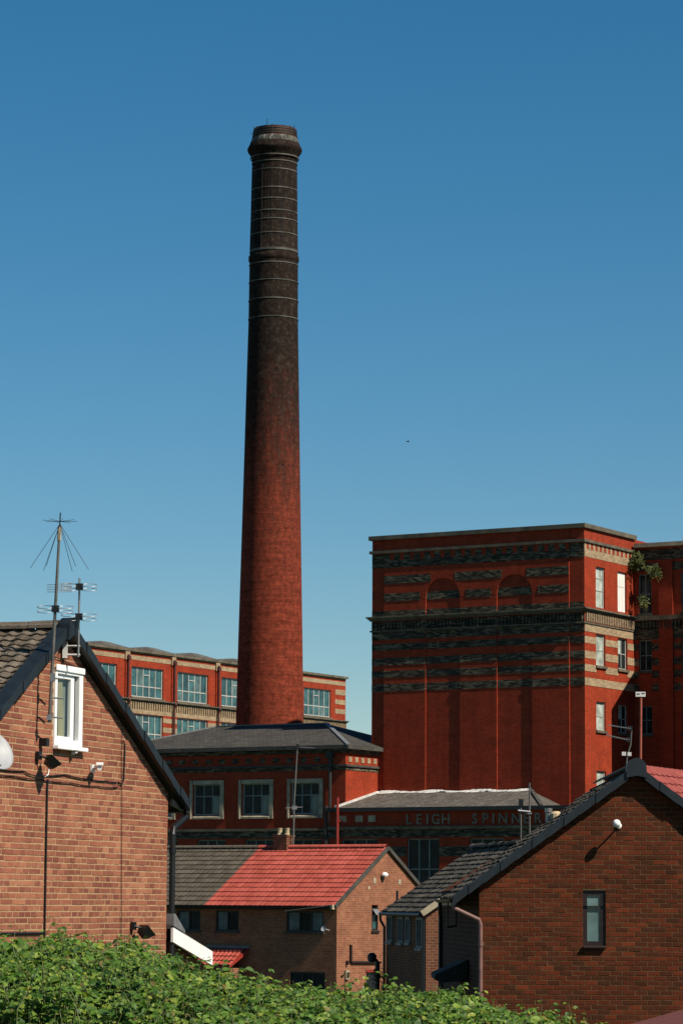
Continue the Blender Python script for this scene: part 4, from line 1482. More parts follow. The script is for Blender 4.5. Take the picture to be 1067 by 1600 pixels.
def cable(label, pts, r=0.008, mat='black', sag=0.0, group='cables on the left gable'):
    p0 = pts[0]
    t = local_thing('cable', label, 'cable', p0[0], 0, p0[1], group)
    q = []
    for (xa, za), (xb, zb) in zip(pts, pts[1:]):
        for k in range(4):
            s2 = k / 4
            q.append((xa + (xb - xa) * s2 - p0[0], -0.02, za + (zb - za) * s2 - sag * math.sin(math.pi * s2) - p0[1]))
    q.append((pts[-1][0] - p0[0], -0.02, pts[-1][1] - p0[1]))
    m = MB().tube(q, r, 6)
    me = m.mesh('cable', mat)
    bpy.data.objects.remove(t)
    o = bpy.data.objects.new('cable', me)
    col.objects.link(o)
    c2, s3 = math.cos(HA), math.sin(HA)
    o.location = (-2.34 + c2 * p0[0], 42 + s3 * p0[0], p0[1])
    o.rotation_euler = (0, 0, HA)
    tag(o, label, 'cable', group)
cable('upper black cable sagging across the gable from the dish', [(-5.5, 6.49), (-4.6, 6.49), (-4.3, 6.45), (-3.4, 6.50), (-2.6, 6.47), (-2.1, 6.47), (-1.75, 6.47)], 0.008, sag=.01)
cable('lower black cable sagging across the gable from the dish', [(-5.5, 6.43), (-4.9, 6.42), (-4.2, 6.41), (-3.2, 6.40), (-2.4, 6.39), (-1.75, 6.40)], 0.007, sag=.01)
cable('black conduit running down the gable below the floodlight', [(-3.90, 6.42), (-3.92, 6.3), (-3.92, 5.0), (-3.92, 4.45)], 0.014)
cable('black conduit running level along the gable just above the brambles', [(-5.5, 4.53), (-3.97, 4.525)], 0.016)
cable('thin cable running down the gable from under the right verge', [(-1.62, 7.2), (-1.64, 6.9), (-1.60, 6.3), (-1.57, 5.2), (-1.56, 4.3)], 0.005)
cable('short looped cable on the gable under the right verge', [(-1.58, 7.02), (-1.52, 6.95), (-1.55, 6.5), (-1.62, 6.44), (-1.72, 6.47)], 0.010)
cable('pale cable below the upper floodlight', [(-3.92, 6.70), (-3.85, 6.62), (-3.90, 6.48), (-4.02, 6.44)], 0.007, 'upvc')
cable('aerial cable hanging under the gable peak', [(-4.0, 7.98), (-3.5, 7.93), (-3.0, 7.86), (-2.75, 7.86), (-2.52, 7.84)], 0.007)

def ring_loop(mb, c, rx, ry, r, ax=(1, 0, 0), ay=(0, 1, 0), n=26):
    ax, ay, c = Vector(ax), Vector(ay), Vector(c)
    mb.tube([c + ax * rx * math.cos(2 * math.pi * k / n) + ay * ry * math.sin(2 * math.pi * k / n) for k in range(n)], r, 6, closed=True)

def folded_dipole(parent, z, dx, cx=0.0, cy=0.0, ang=0.0):
    """pair of flat hoops either side of a black centre block"""
    for sg in (-1, 1):
        b = MB()
        for dz in (0.0, -0.055):
            ring_loop(b, (cx + sg * (dx * .5 + .025), cy, z + dz), dx * .5, 0.075, 0.0042, (1, 0, 0), (0, 1, 0.34))
        b.build('hoop', 'alu_b' if sg > 0 else 'alu', parent)
    MB().box(cx - .045, cx + .045, cy - .035, cy + .035, z - .06, z + .02).build('centre_block', 'black', parent)

# tall mast: frame turned to face the camera so hoops read as in the photograph
ma = thing('aerial_mast', 'tall radio mast with drooping radials fixed to the left gable', 'aerial', (-3.58, 37.90, 7.15), 0)
H = 2.56
lean = 0.09
tp = lambda z: (lean * z / H, 0, z)
MB().tube([tp(-.05), tp(H * .5), tp(H - .17)], [.021, .020, .016], 10).build('pole', 'pole', ma)
MB().tube([tp(H - .35), tp(H - .18)], .025, 10).build('collar', 'stone_l', ma)
MB().tube([tp(H - .17), tp(H)], .009, 6).build('tip', 'black', ma)
for k in range(8):
    a = 2 * math.pi * k / 8 + .25
    MB().tube([tp(H - .11), (tp(H - .11)[0] + .22 * math.cos(a), .22 * math.sin(a), H - .11 + .01)], .0028, 5).build('top_radial', 'black', ma)
for k in range(6):
    a = 2 * math.pi * k / 6 + .15
    MB().tube([tp(H - .14), (tp(H)[0] + .36 * math.cos(a), .36 * math.sin(a), H - .70)], .0032, 5).build('drooping_radial', 'black', ma)
folded_dipole(ma, 1.38, 0.20, cx=tp(1.38)[0])
pa = MB()
zc = 1.62
for q_ in range(7):
    pa.tube([(.03 + tp(zc)[0], -.01, zc - .05 + q_ * .018), (.19 + tp(zc)[0], -.01, zc - .05 + q_ * .018)], .0035, 5)
for q_ in range(5):
    pa.tube([(.03 + tp(zc)[0] + q_ * .04, -.012, zc - .05), (.03 + tp(zc)[0] + q_ * .04, -.012, zc + .058)], .003, 5)
pa.build('grid_aerial', 'alu_b', ma)
pb = MB()
for dz in (-.05, -.02, .01, .04):
    pb.tube([(tp(zc)[0] - .12, 0, zc + dz), (tp(zc)[0], 0, zc + dz)], .004, 5)
pb.build('grid_reflector', 'alu', ma)
lb = MB()
for z in (.02, .26, .50):
    lb.tube([(tp(z)[0], 0, z), (tp(z)[0] + .14, .18, z)], .012, 6)
lb.box(-.03, .03, -.03, .03, -.02, .05)
lb.box(.0, .06, -.02, .02, .46, .56)
lb.build('wall_bracket', 'alu', ma)

mb2 = thing('aerial_mast', 'short mast with four hoop dipoles on the peak of the left gable', 'aerial', (-3.30, 38.62, 8.05), 0)
MB().tube([(0, 0, -.08), (0, 0, .92)], .014, 8).build('pole', 'alu', mb2)
folded_dipole(mb2, 0.83, 0.20)
folded_dipole(mb2, 0.45, 0.20)
MB().box(-.2, -.14, .0, .08, -.09, .12).tube([(-.17, .03, .06), (.02, 0, .06)], .014, 6).tube([(-.17, .03, -.05), (.02, 0, -.05)], .014, 6).build('wall_bracket', 'lead', mb2)

# ============================================================ right house
rh = thing('brick_house', 'dark red brown brick house with narrow brown gable window and globe lamp', 'house', (2.19, 48.5, 0), 0)
BX, BZ, BP = 2.46, 7.10, 0.715
def rz_(x):
    return BZ - abs(x - BX) * BP
DEP = 6.5
WR = (1.62, 1.975, 4.28, 5.14)
wl = MB()
wl.wall_y(0, 4.92, 0, 4.9, [(WR[0], WR[1], WR[2], 4.9)], 0.0, .14)
rg = lambda x: rz_(x) - .15
def rstrip(xa, xb, za, zb=None):
    wl.add([(xa, 0, za), (xb, 0, za), (xb, 0, zb if zb else rg(xb)), (xa, 0, zb if zb else rg(xa))], [(0, 1, 2, 3)])
rstrip(0, WR[0], 4.9)
rstrip(WR[0], WR[1], 5.14)
rstrip(WR[1], BX, 4.9)
rstrip(BX, 4.92, 4.9)
a, b, c, d = WR
wl.add([(a, 0, 4.9), (b, 0, 4.9), (b, 0, d), (a, 0, d), (a, .14, 4.9), (b, .14, 4.9), (b, .14, d), (a, .14, d)], [(1, 5, 6, 2), (2, 6, 7, 3), (3, 7, 4, 0)])
wall_r = wl.build('wall', 'mortar_r', rh)
ez = rg(0)
sw = MB()
sw.add([(0, 0, 0), (-.37, DEP, 0), (-.37, DEP, ez - .05), (0, 0, ez)], [(0, 3, 2, 1)])
sw.add([(4.92, 0, 0), (4.92, DEP, 0), (4.92, DEP, ez), (4.92, 0, ez)], [(0, 1, 2, 3)])
sw.add([(-.37, DEP, 0), (4.92, DEP, 0), (4.92, DEP, ez), (BX, DEP, rg(BX)), (-.37, DEP, ez - .05)], [(0, 4, 3, 2, 1)])
sw.build('side_wall', 'brick_far', rh)
half = [(BP, 1, BZ - .15 + BP * BX), (-BP, 1, BZ - .15 - BP * BX)]
def sc_right(u, z):
    if u > 3.1 or z < 3.55:
        return -1
    return 100 - abs(z - 5.0) - abs(u - 1.6) * .6
lay_bricks(wall_r, 0.0, 4.92, 0.0, 7.1, half, [WR], 'brick_r', 'brick_r_j', sc_right, J=0.012, proud=0.004)
roof_r = MB()
lx, rx = BX - 2.85, BX + 2.85
roof_r.add([(BX, -.10, BZ - .09), (lx, -.10, rz_(lx) - .09), (lx, DEP, rz_(lx) - .09), (BX, DEP, BZ - .09), (rx, -.10, rz_(rx) - .09), (rx, DEP, rz_(rx) - .09)], [(0, 1, 2, 3), (0, 3, 5, 4)])
roof_r = roof_r.build('roof', 'roofdark', rh)
nn = math.hypot(BP, 1)
c_, s_ = 1 / nn, BP / nn
lay_tiles(roof_r, (lx, DEP, rz_(lx) - .07), (0, -1, 0), (c_, 0, s_), DEP + .02, 2.85 * nn - .05, 0.42, 0.165, 'tile_r', 'tile_r_j', lambda p: 50 - p.y, amp=0.02, th=0.035, jitter=0.012, waves=1.0)
lay_tiles(roof_r, (rx, -.02, rz_(rx) - .07), (0, 1, 0), (-c_, 0, s_), DEP + .02, 2.85 * nn - .05, 0.42, 0.165, 'tile_r', 'tile_r_j', lambda p: -1, amp=0.02, th=0.035, jitter=0.012, limit=0)
for k in range(13):
    y0 = -0.02 + k * 0.5
    rt = MB()
    pf = [(0.14 * math.cos(math.pi * i / 8), 0.09 * math.sin(math.pi * i / 8)) for i in range(9)]
    for i in range(8):
        (xa, za), (xb, zb) = pf[i], pf[i + 1]
        rt.add([(BX + xa, y0, BZ - .05 + za), (BX + xb, y0, BZ - .05 + zb), (BX + xb, y0 + .49, BZ - .05 + zb), (BX + xa, y0 + .49, BZ - .05 + za)], [(0, 1, 2, 3)])
    rt.build('ridge_tile', 'tile_r_j', roof_r)
for sgn in (-1, 1):
    n = 11
    for k in range(n):
        t0, t1 = 0.12 + 2.74 * k / n, 0.12 + 2.74 * (k + 1) / n + .02
        lift = 0.012 * (k % 2)
        xa, xb = BX + sgn * t0, BX + sgn * t1
        za, zb = rz_(xa) + .01, rz_(xb) - .005
        h = 0.15
        y0, y1 = -0.15 - lift, 0.06
        p = MB().add([(xa, y0, za - h), (xb, y0, zb - h), (xb, y0, zb), (xa, y0, za), (xa, y1, za), (xb, y1, zb), (xb, -.09, zb - h), (xa, -.09, za - h)],
                     [(0, 1, 2, 3), (3, 2, 5, 4), (0, 7, 6, 1), (1, 6, 2), (0, 3, 7)])
        p.build('verge_cap', 'verge', roof_r)
ec = MB()
pf = [(0.155 * math.cos(math.pi * i / 10), 0.15 * math.sin(math.pi * i / 10)) for i in range(11)]
ec.prism_y([(BX + x, BZ - .04 + z) for x, z in pf] + [(BX - .16, BZ - .2), (BX, BZ - .17), (BX + .16, BZ - .2)], -0.18, -0.02)
ec.build('end_cap', 'verge', roof_r)
gz = rz_(lx) - .07
gt = MB()
gt.prism_y([(lx - .05 + .055 * math.cos(math.pi + math.pi * i / 6), gz + .055 * math.sin(math.pi + math.pi * i / 6)) for i in range(7)], -0.08, DEP)
gt.build('gutter', 'brown_w', rh)
MB().box(lx + .01, lx + .04, -.07, DEP, gz - .1, gz + .04).build('fascia', 'brown_w', rh)
dp = MB().tube([(lx - .02, -.03, gz - .04), (lx - .02, -.03, gz - .13), (0.0, -.05, gz - .32), (0.02, -.05, gz - .40), (0.02, -.05, 0)], .032, 10)
for z in (4.3, 3.5):
    dp.lathe([(.042, -.03), (.042, .03)], 10, (0.02, -.05, z))
dp.build('downpipe', 'gutter_p', rh, label='faded pink drainpipe at the corner')
dp = MB().tube([(lx - .02, DEP - .2, gz - .04), (lx - .02, DEP - .2, gz - .15), (-.40, DEP - .15, gz - .30), (-.40, DEP - .15, 0)], .034, 8)
dp.build('downpipe', 'black', rh)
# gable window
wf = MB()
fw = .07
wf.box(a, a + fw, .03, .1, c, d).box(b - fw, b, .03, .1, c, d).box(a + fw, b - fw, .03, .1, c, c + fw).box(a + fw, b - fw, .03, .1, d - fw, d)
wnd = wf.build('window', 'brown_w', rh, label='narrow dark brown window with a pane coloured like reflected sky')
MB().box(a + fw, b - fw, .06, .068, c + fw, d - fw).build('pane', 'glass_r' if 'glass_r' in M else 'glass_pale', wnd)
bevel(MB().box(a - .005, b + .005, -.07, .03, c - .04, c - .002).build('sill', 'brown_w', wnd), .008)
# open side window and dark canopy on the shaded side
ow = MB()
ow.box(-.26, -.23, 3.0, 3.03, 4.55, 5.0).box(-.40, -.38, 2.85, 2.87, 4.52, 4.97)
ow.bar((-.245, 3.02, 4.99), (-.39, 2.86, 4.96), .03, .03).bar((-.245, 3.02, 4.56), (-.39, 2.86, 4.53), .03, .03)
ow.build('open_sash', 'brown_w', rh)
cn = MB()
cn.prism_y([(-0.12, 4.02), (-.64, 3.78), (-.64, 3.70), (-.55, 3.66), (-0.12, 3.68)], 1.6, 3.6)
cn.build('canopy', 'roofdark', rh)
MB().box(-.58, -.53, 1.7, 1.75, 0, 3.68).build('canopy_post', 'black', rh)
vt = MB().lathe([(.05, 0), (.05, .16), (.065, .17), (.065, .24)], 12, (1.40, 4.6, rz_(1.40) - .02))
vt.build('flue', 'alu', roof_r)
MB().lathe([(.11, 0), (.10, .10), (.05, .14)], 12, (1.52, 4.5, rz_(1.52) - .06)).build('flue_base', 'pot', roof_r)
# globe lamp on a bracket
gl = thing('globe_lamp', 'white globe wall lamp high on the brown red gable', 'lamp', (2.19 + 2.13, 48.49, 6.17), 0)
MB().lathe([(.045, 0), (.045, .02), (.02, .03)], 12).xform(lambda p: Vector((p.x + .06, -p.z, p.y - .02))).build('wall_plate', 'upvc', gl)
MB().tube([(.06, -.02, -.02), (.03, -.16, -.01), (0, -.24, .0)], .014, 8).build('arm', 'upvc', gl)
gs = MB()
n = 16
prof_ = [(0.062 * math.sin(math.pi * k / 12) + .0005, -0.062 * math.cos(math.pi * k / 12)) for k in range(13)]
gs.lathe(prof_, 20, (0, -.27, 0.01), cap=False)
gs.build('globe', 'upvc', gl, smooth=True)

def yagi(parent, p, d, n, l, el, mat='alu'):
    """boom with cross elements, from p along d"""
    p, d = Vector(p), Vector(d).normalized()
    MB().tube([p, p + d * l], .006, 6).build('boom', mat, parent)
    sd_ = d.cross(Vector((0, 0, 1))).normalized()
    b2 = MB()
    for k in range(n):
        q = p + d * l * (k + .5) / n
        b2.tube([q - sd_ * el * .5, q + sd_ * el * .5], .004, 4)
    b2.build('elements', 'alu_b', parent, kind='stuff')
ar = thing('tv_aerial', 'bent aerial pole with two pointing aerials on the right gable peak', 'aerial', (2.19 + 2.36, 48.9, 7.10), 0)
MB().tube([(-.02, 0, -.1), (.01, 0, .18), (.06, 0, .34), (.08, 0, .62)], .012, 8).build('pole', 'pole', ar)
yagi(ar, (.05, 0, .60), (-.36, -.35, .03), 9, .52, .10)
yagi(ar, (.02, 0, .42), (-.36, -.35, .05), 9, .52, .10)
MB().box(-.08, -.015, -.02, 0, .17, .23).box(.01, .07, -.02, 0, .165, .225).build('reflector_plates', 'lead', ar)
MB().box(.03, .09, -.03, .03, .57, .64).box(0, .06, -.03, .03, .39, .46).build('clamp', 'black', ar)
ar = thing('tv_aerial', 'thin aerial pole standing on the dark tiled roof before the letters', 'aerial', (3.12, 53.2, 6.10), 0, 'aerials over the dark tiled roof')
MB().tube([(0, 0, -.1), (0, 0, .58)], .014, 8).build('pole', 'pole', ar)
yagi(ar, (0, 0, .52), (-.8, .5, .0), 7, .4, .14)
MB().tube([(-.05, -.02, .42), (.16, -.02, .40)], .02, 6).build('dipole', 'alu_b', ar)
MB().box(-.04, .04, -.03, .03, .5, .62).build('head', 'black', ar)
ar = thing('tv_aerial', 'taller plain pole beside the flue on the dark tiled roof', 'aerial', (3.27, 53.2, 6.2), 0, 'aerials over the dark tiled roof')
MB().tube([(0, 0, -.1), (0, 0, .8)], .016, 8).build('pole', 'pole', ar)
MB().box(-.035, .035, -.03, .03, .26, .30).build('clamp', 'alu', ar)

# ============================================================ terrace house behind the right house
th = thing('terrace_house', 'shaded brick house with dark tiled roof between the red roof and right gable', 'house', (2.35, 84, 0), R(7.5))
TX, TZ, TP = 2.62, 6.62, 0.68
tz_ = lambda x: TZ - abs(x - TX) * TP
W_, L_ = 5.24, 7.4
tzw = [(-.0, 0), (W_, 0)]
lw = [(0.35, 1.35, 3.72, 4.56), (2.55, 3.35, 3.85, 4.56), (3.9, 4.8, 3.82, 4.56), (5.9, 6.95, 3.82, 4.60)]
w = MB()
w.add([(0, 0, 0), (W_, 0, 0), (W_, 0, tz_(W_) - .12), (TX, 0, TZ - .12), (0, 0, tz_(0) - .12)], [(0, 1, 2, 3, 4)])
t = MB().wall_y(0, L_, 0, tz_(0) - .12, lw, 0, .12)
w.add([(q[1], q[0], q[2]) for q in t.v], [f[::-1] for f in t.f])
w.add([(W_, 0, 0), (W_, L_, 0), (W_, L_, tz_(W_) - .12), (W_, 0, tz_(W_) - .12)], [(0, 1, 2, 3)])
w.add([(0, L_, 0), (W_, L_, 0), (W_, L_, tz_(W_) - .12), (TX, L_, TZ - .12), (0, L_, tz_(0) - .12)], [(4, 3, 2, 1, 0)])
w.build('wall', 'brick_ter', th)
for (a, b, c, d) in lw:
    f = MB()
    for (p, q) in ((a, a + .09), (b - .09, b), ((a + b) / 2 - .03, (a + b) / 2 + .03)):
        f.box(-.06, .06, p, q, c, d)
    f.box(-.05, .05, a + .09, b - .09, c, c + .07).box(-.05, .05, a + .09, b - .09, d - .07, d)
    fo = f.build('window', 'lead_g', th)
    MB().box(.02, .03, a + .09, b - .09, c + .07, d - .07).build('pane', 'glass', fo)
    MB().box(-.1, .02, a - .05, b + .05, c - .07, c - .003).build('sill', 'lead_g', fo)
roof_t = MB()
la, ra = TX - 2.75, TX + 2.75
roof_t.add([(TX, -.1, TZ - .09), (la, -.1, tz_(la) - .09), (la, L_ + .1, tz_(la) - .09), (TX, L_ + .1, TZ - .09), (ra, -.1, tz_(ra) - .09), (ra, L_ + .1, tz_(ra) - .09)], [(0, 1, 2, 3), (0, 3, 5, 4)])
roof_t = roof_t.build('roof', 'roofdark', th)
nn = math.hypot(TP, 1)
c_, s_ = 1 / nn, TP / nn
lay_tiles(roof_t, (la, L_ + .1, tz_(la) - .07), (0, -1, 0), (c_, 0, s_), L_ + .2, 2.75 * nn, 0.4, 0.24, 'tile_r', 'tile_r_j', lambda p: 50 - p.y, amp=0.02, th=0.035, jitter=0.01)
lay_tiles(roof_t, (ra, -.1, tz_(ra) - .07), (0, 1, 0), (-c_, 0, s_), L_ + .2, 2.75 * nn, 0.4, 0.24, 'tile_r', 'tile_r_j', lambda p: -1, amp=0.02, th=0.035, jitter=0.01, limit=0)
for k in range(15):
    rt = MB()
    ya = -.1 + k * .507
    yb = ya + .5
    up_, tilt_ = random.uniform(-.015, .02), random.uniform(-.02, .02)
    for i in range(8):
        f0, f1 = math.pi * i / 8, math.pi * (i + 1) / 8
        zc_ = TZ - .05 + up_
        rt.add([(TX + .15 * math.cos(f0), ya, zc_ + .12 * math.sin(f0) + tilt_), (TX + .15 * math.cos(f1), ya, zc_ + .12 * math.sin(f1) + tilt_),
                (TX + .15 * math.cos(f1), yb, zc_ + .12 * math.sin(f1) - tilt_), (TX + .15 * math.cos(f0), yb, zc_ + .12 * math.sin(f0) - tilt_)], [(0, 1, 2, 3)])
    rt.build('ridge_tile', 'tile_r_j', roof_t)
b = MB()
for sgn in (-1, 1):
    b.bar((TX + sgn * .02, -.12, TZ - .09), (TX + sgn * 2.75, -.12, tz_(TX + 2.75) - .09), .05, .16)
b.build('barge_board', 'stone_l', roof_t)
gt = MB().tube([(la - .04, -.08, tz_(la) - .12), (la - .04, L_ + .1, tz_(la) - .12)], .05, 8).tube([(la - .04, L_, tz_(la) - .15), (la - .04, L_, tz_(la) - .3), (-.05, L_, tz_(la) - .5), (-.05, L_, 0)], .04, 8)
gt.build('gutter', 'black', th)
MB().tube([(-.06, .05, tz_(la) - .2), (-.06, .05, 0)], .045, 8).build('downpipe', 'black', th)
MB().tube([(.25, L_ - .5, tz_(.25) - .1), (.25, L_ - .5, tz_(.25) + .30)], .035, 8).build('soil_vent_pipe', 'black', th)

# ============================================================ pair of houses in the middle: one red roof, one brown roof
MA = R(-33)
MO = Vector((-0.08, 108, 0))
MY, MZ, MP = 3.24, 6.98, 0.61                   # ridge depth, height, fall
mz_ = lambda y: MZ - abs(y - MY) * MP
EV = mz_(0)
def mid_house(label, x0, x1, holes, tile_mat, gable):
    t = thing('semi_detached_house', label, 'house', MO, MA, 'pair of joined houses before the mill')
    zt = EV - .12
    w = MB().wall_y(x0, x1, 0, zt, holes, 0, .12)
    w.add([(x0, 6.48, 0), (x1, 6.48, 0), (x1, 6.48, zt), (x0, 6.48, zt)], [(3, 2, 1, 0)])
    if gable:
        w.wall_x(0, 6.48, 0, zt, [(2.27, 2.69, 3.98, zt), (1.93, 2.66, .2, 2.52)], x1, .12)
        w.add([(x1, 0, zt), (x1, 6.48, zt), (x1, MY, MZ - .1)], [(0, 1, 2)])
    else:
        w.add([(x0, 0, 0), (x0, 6.48, 0), (x0, 6.48, zt), (x0, MY, MZ - .1), (x0, 0, zt)], [(0, 4, 3, 2, 1)])
    w.build('wall', 'brick_mid', t)
    for (a, b, c, d) in holes:
        if d > 4.0:
            n = 3 if b - a > 1.2 else 2
            f = window_grid(t, a, b, c, d, .07, n, [], 'brown_w', 'glass', .05, .06, pane_mats=['glass_net', 'glass', 'glass_net'] if n == 3 else ['glass_net', 'glass'])
        else:
            f = window_grid(t, a, b, c, d, .07, 3, [], 'brown_w', 'glass', .05, .06)
        MB().box(a - .05, b + .05, -.06, .05, c - .07, c - .003).build('sill', 'stone_d', f)
    rf = MB()
    rf.add([(x0, -.25, mz_(-.25) - .05), (x1 + (.04 if gable else 0), -.25, mz_(-.25) - .05), (x1 + (.04 if gable else 0), MY, MZ - .05), (x0, MY, MZ - .05), (x0, 6.75, mz_(6.75) - .05), (x1 + (.04 if gable else 0), 6.75, mz_(6.75) - .05)],
           [(0, 1, 2, 3), (3, 2, 5, 4)])
    rf = rf.build('roof', 'roofdark', t)
    nn = math.hypot(MP, 1)
    c_, s_ = 1 / nn, MP / nn
    xr = x1 + (.05 if gable else 0)
    lay_tiles(rf, (x0, -.25, mz_(-.25) - .03), (1, 0, 0), (0, c_, s_), xr - x0 - .002, (MY + .25) * nn, .21, .315, tile_mat, tile_mat, lambda p: -1, amp=.008, th=.032, jitter=.003, limit=0, seg=4)
    lay_tiles(rf, (xr, 6.75, mz_(6.75) - .03), (-1, 0, 0), (0, -c_, s_), xr - x0 - .002, (6.75 - MY) * nn, .21, .315, tile_mat, tile_mat, lambda p: -1, amp=.008, th=.032, jitter=.003, limit=0, seg=4)
    k = 0
    x = x0
    while x < xr - .05:
        l = min(.45, xr - x)
        rt = MB()
        for i in range(6):
            f0, f1 = math.pi * i / 6, math.pi * (i + 1) / 6
            rt.add([(x, MY + .14 * math.cos(f0), MZ - .03 + .1 * math.sin(f0)), (x, MY + .14 * math.cos(f1), MZ - .03 + .1 * math.sin(f1)),
                    (x + l - .01, MY + .14 * math.cos(f1), MZ - .03 + .1 * math.sin(f1)), (x + l - .01, MY + .14 * math.cos(f0), MZ - .03 + .1 * math.sin(f0))], [(3, 2, 1, 0)])
        rt.build('ridge_tile', tile_mat, rf)
        x += .45
    g_ = MB()
    g_.prism_x([(-.25 - .06 + .06 * math.cos(math.pi + math.pi * i / 5), mz_(-.25) - .05 + .06 * math.sin(math.pi + math.pi * i / 5)) for i in range(6)], x0, x1)
    g_.build('gutter', 'black', t)
    MB().box(x0, x1, -.24, -.005, EV - .30, EV - .27).build('soffit', 'brown_w', t)
    return t, rf

SPL = -5.5
red, red_roof = mid_house('brick house with bright red tiled roof and sunlit gable end', SPL + .002, 0,
    [(-2.11, -.55, 3.93, 4.66), (-5.15, -4.15, 3.93, 4.66), (-1.95, -.47, 1.35, 2.55)], 'tile_red', True)
brn, brn_roof = mid_house('brick house with grey brown tiled roof joined to the red roofed one', -12.5, SPL,
    [(-6.86, -5.82, 3.93, 4.66), (-9.3, -8.3, 3.93, 4.66)], 'tile_brown', False)
# gable details
b = MB()
for yy, sg in ((0, 1), (6.48, -1)):
    b.bar((.075, yy - sg * .22, mz_(yy - sg * .22) - .06), (.075, MY, MZ - .06), .06, .13)
b.build('verge', 'stone_d', red_roof)
f = MB()
f.box(-.08, .0, 2.27, 2.33, 3.98, 4.78).box(-.08, .0, 2.63, 2.69, 3.98, 4.78).box(-.08, 0, 2.33, 2.63, 3.98, 4.05).box(-.08, 0, 2.33, 2.63, 4.72, 4.78).box(-.08, 0, 2.33, 2.63, 4.50, 4.56)
gw = f.build('window', 'brown_w', red, label='tall narrow gable window with its top light open')
MB().box(-.06, -.05, 2.33, 2.63, 4.05, 4.50).build('pane', 'glass_teal', gw)
f = MB().box(-.02, .0, 2.31, 2.66, 4.50, 4.74)
f.xform(lambda p: Vector((p.x + (4.74 - p.z) * .75, p.y, p.z + (4.74 - p.z) * .15)))
f.build('open_top_light', 'lead_g', gw)
MB().box(-.05, .06, 2.22, 2.74, 3.91, 3.977).build('sill', 'brown_w', gw)
dr = MB().box(-.10, -.06, 1.93, 2.66, .2, 2.52).build('door', 'black', red)
MB().box(-.05, .04, 1.90, 2.69, 2.525, 2.62).build('lintel', 'redpaint', red)
MB().box(-.03, .01, 2.55, 2.65, 1.2, 1.5).build('letter_plate', 'stone_l', dr)
for y, z, s, m in ((2.44, 5.74, .17, 'stone_l'), (4.12, 5.71, .17, 'stone_l'), (2.06, 5.49, .11, 'pot')):
    MB().box(-.004, .02, y - s / 2, y + s / 2, z - s * .55, z + s * .55).build('air_brick', m, red)
MB().tube([(.05, .86, 3.5), (.05, .86, 2.92), (.05, .9, 2.89), (.05, 2.8, 2.86)], .045, 8).build('waste_pipe', 'brown_w', red)
MB().box(-.003, .08, .5, .72, 2.3, 2.62).build('meter_box', 'stone_l', red)
MB().box(.081, .12, .54, .66, 2.38, 2.54).tube([(.06, .62, 2.8), (.06, .62, 2.95)], .05, 6).build('flue_terminal', 'brown_w', red)
# porch with red tiles on the front
pf_ = MB().add([(-5.45, -.9, 2.72), (-3.9, -.9, 2.72), (-3.7, -.02, 3.34), (-5.45, -.02, 3.34), (-5.45, -.9, 2.64), (-3.9, -.9, 2.64), (-3.7, -.02, 3.2), (-5.45, -.02, 3.2)], [(0, 1, 2, 3), (4, 7, 6, 5), (0, 4, 5, 1), (1, 5, 6, 2)])
pf_ = pf_.build('porch_roof', 'redpaint', red)
lay_tiles(pf_, (-5.45, -.92, 2.73), (1, 0, 0), (0, .82, .575), 1.6, 1.06, .18, .26, 'tile_red', 'tile_red', lambda p: -1, amp=.03, th=.04, limit=0, seg=4)
MB().box(-5.5, -3.65, -.08, .0, 3.33, 3.42).build('flashing', 'lead_g', pf_)
MB().box(-5.45, -3.95, -.8, -.01, .0, 2.64).build('porch_wall', 'brick_mid', red)
# awning rail / open gutter end seen under the eave
MB().tube([(-.08, -.33, EV - .15), (-1.9, -.42, EV - .36)], .03, 6).build('loose_gutter', 'stone_d', red)
MB().box(-.06, .05, -.36, -.2, EV - .28, EV - .12).build('gutter_outlet', 'stone_l', red)
b = MB().lathe([(.005, 0), (.06, .01), (.1, .03)], 14, cap=False)
mm = Matrix.Rotation(R(70), 3, 'X')
b.xform(lambda p: mm @ p + Vector((-.30, -.35, 4.05)))
b.tube([(-.3, -.02, 4.0), (-.3, -.3, 4.05)], .02, 5)
b.build('wall_dish', 'dish', red)
# chimney stack on the ridge
stx, sty = -4.45, 3.24
stk = MB().box(stx - .30, stx + .30, sty - .24, sty + .24, 6.4, 7.34).box(stx - .33, stx + .33, sty - .27, sty + .27, 7.342, 7.40)
stk = stk.build('chimney_stack', 'brick_ter', red_roof)
for dx in (-.16, .17):
    MB().lathe([(.11, 0), (.12, .03), (.095, .06), (.09, .22), (.105, .23), (.105, .26), (.07, .26), (.07, .1)], 14, (stx + dx, sty, 7.40), cap=False).build('chimney_pot', 'pot', stk, smooth=False)
# gable lamp
c_, s_ = math.cos(MA), math.sin(MA)
def mid_pt(x, y, z):
    return (MO.x + c_ * x - s_ * y, MO.y + s_ * x + c_ * y, z)
gl2 = thing('bulkhead_lamp', 'small white lamp near the peak of the sunlit gable', 'lamp', mid_pt(0.0, 2.95, 5.93), MA)
MB().box(-.004, .06, -.07, .07, -.14, -.02).build('base', 'black', gl2)
MB().lathe([(.11, -.03), (.13, .02), (.10, .09), (.02, .12)], 14, (.11, 0, 0)).build('hood', 'upvc', gl2)
# tall aerial mast beside the stack
am = thing('tv_aerial', 'very tall thin aerial mast rising beside the buff chimney pots', 'aerial', mid_pt(stx + .42, sty, 7.0), 0)
MB().tube([(0, 0, -.6), (.03, 0, 1.6), (.14, 0, 3.75)], [.035, .03, .024], 8).build('pole', 'pole', am)
MB().tube([(-.28, .0, 1.38), (.34, 0, 1.42)], .018, 6).build('dipole', 'alu', am)
MB().box(-.05, .13, -.03, .03, 1.33, 1.47).build('clamp', 'alu', am)
yagi(am, (.14, 0, 3.62), (.6, .7, .0), 8, .9, .3)
MB().box(.09, .19, -.04, .04, 3.55, 3.72).build('head', 'black', am)

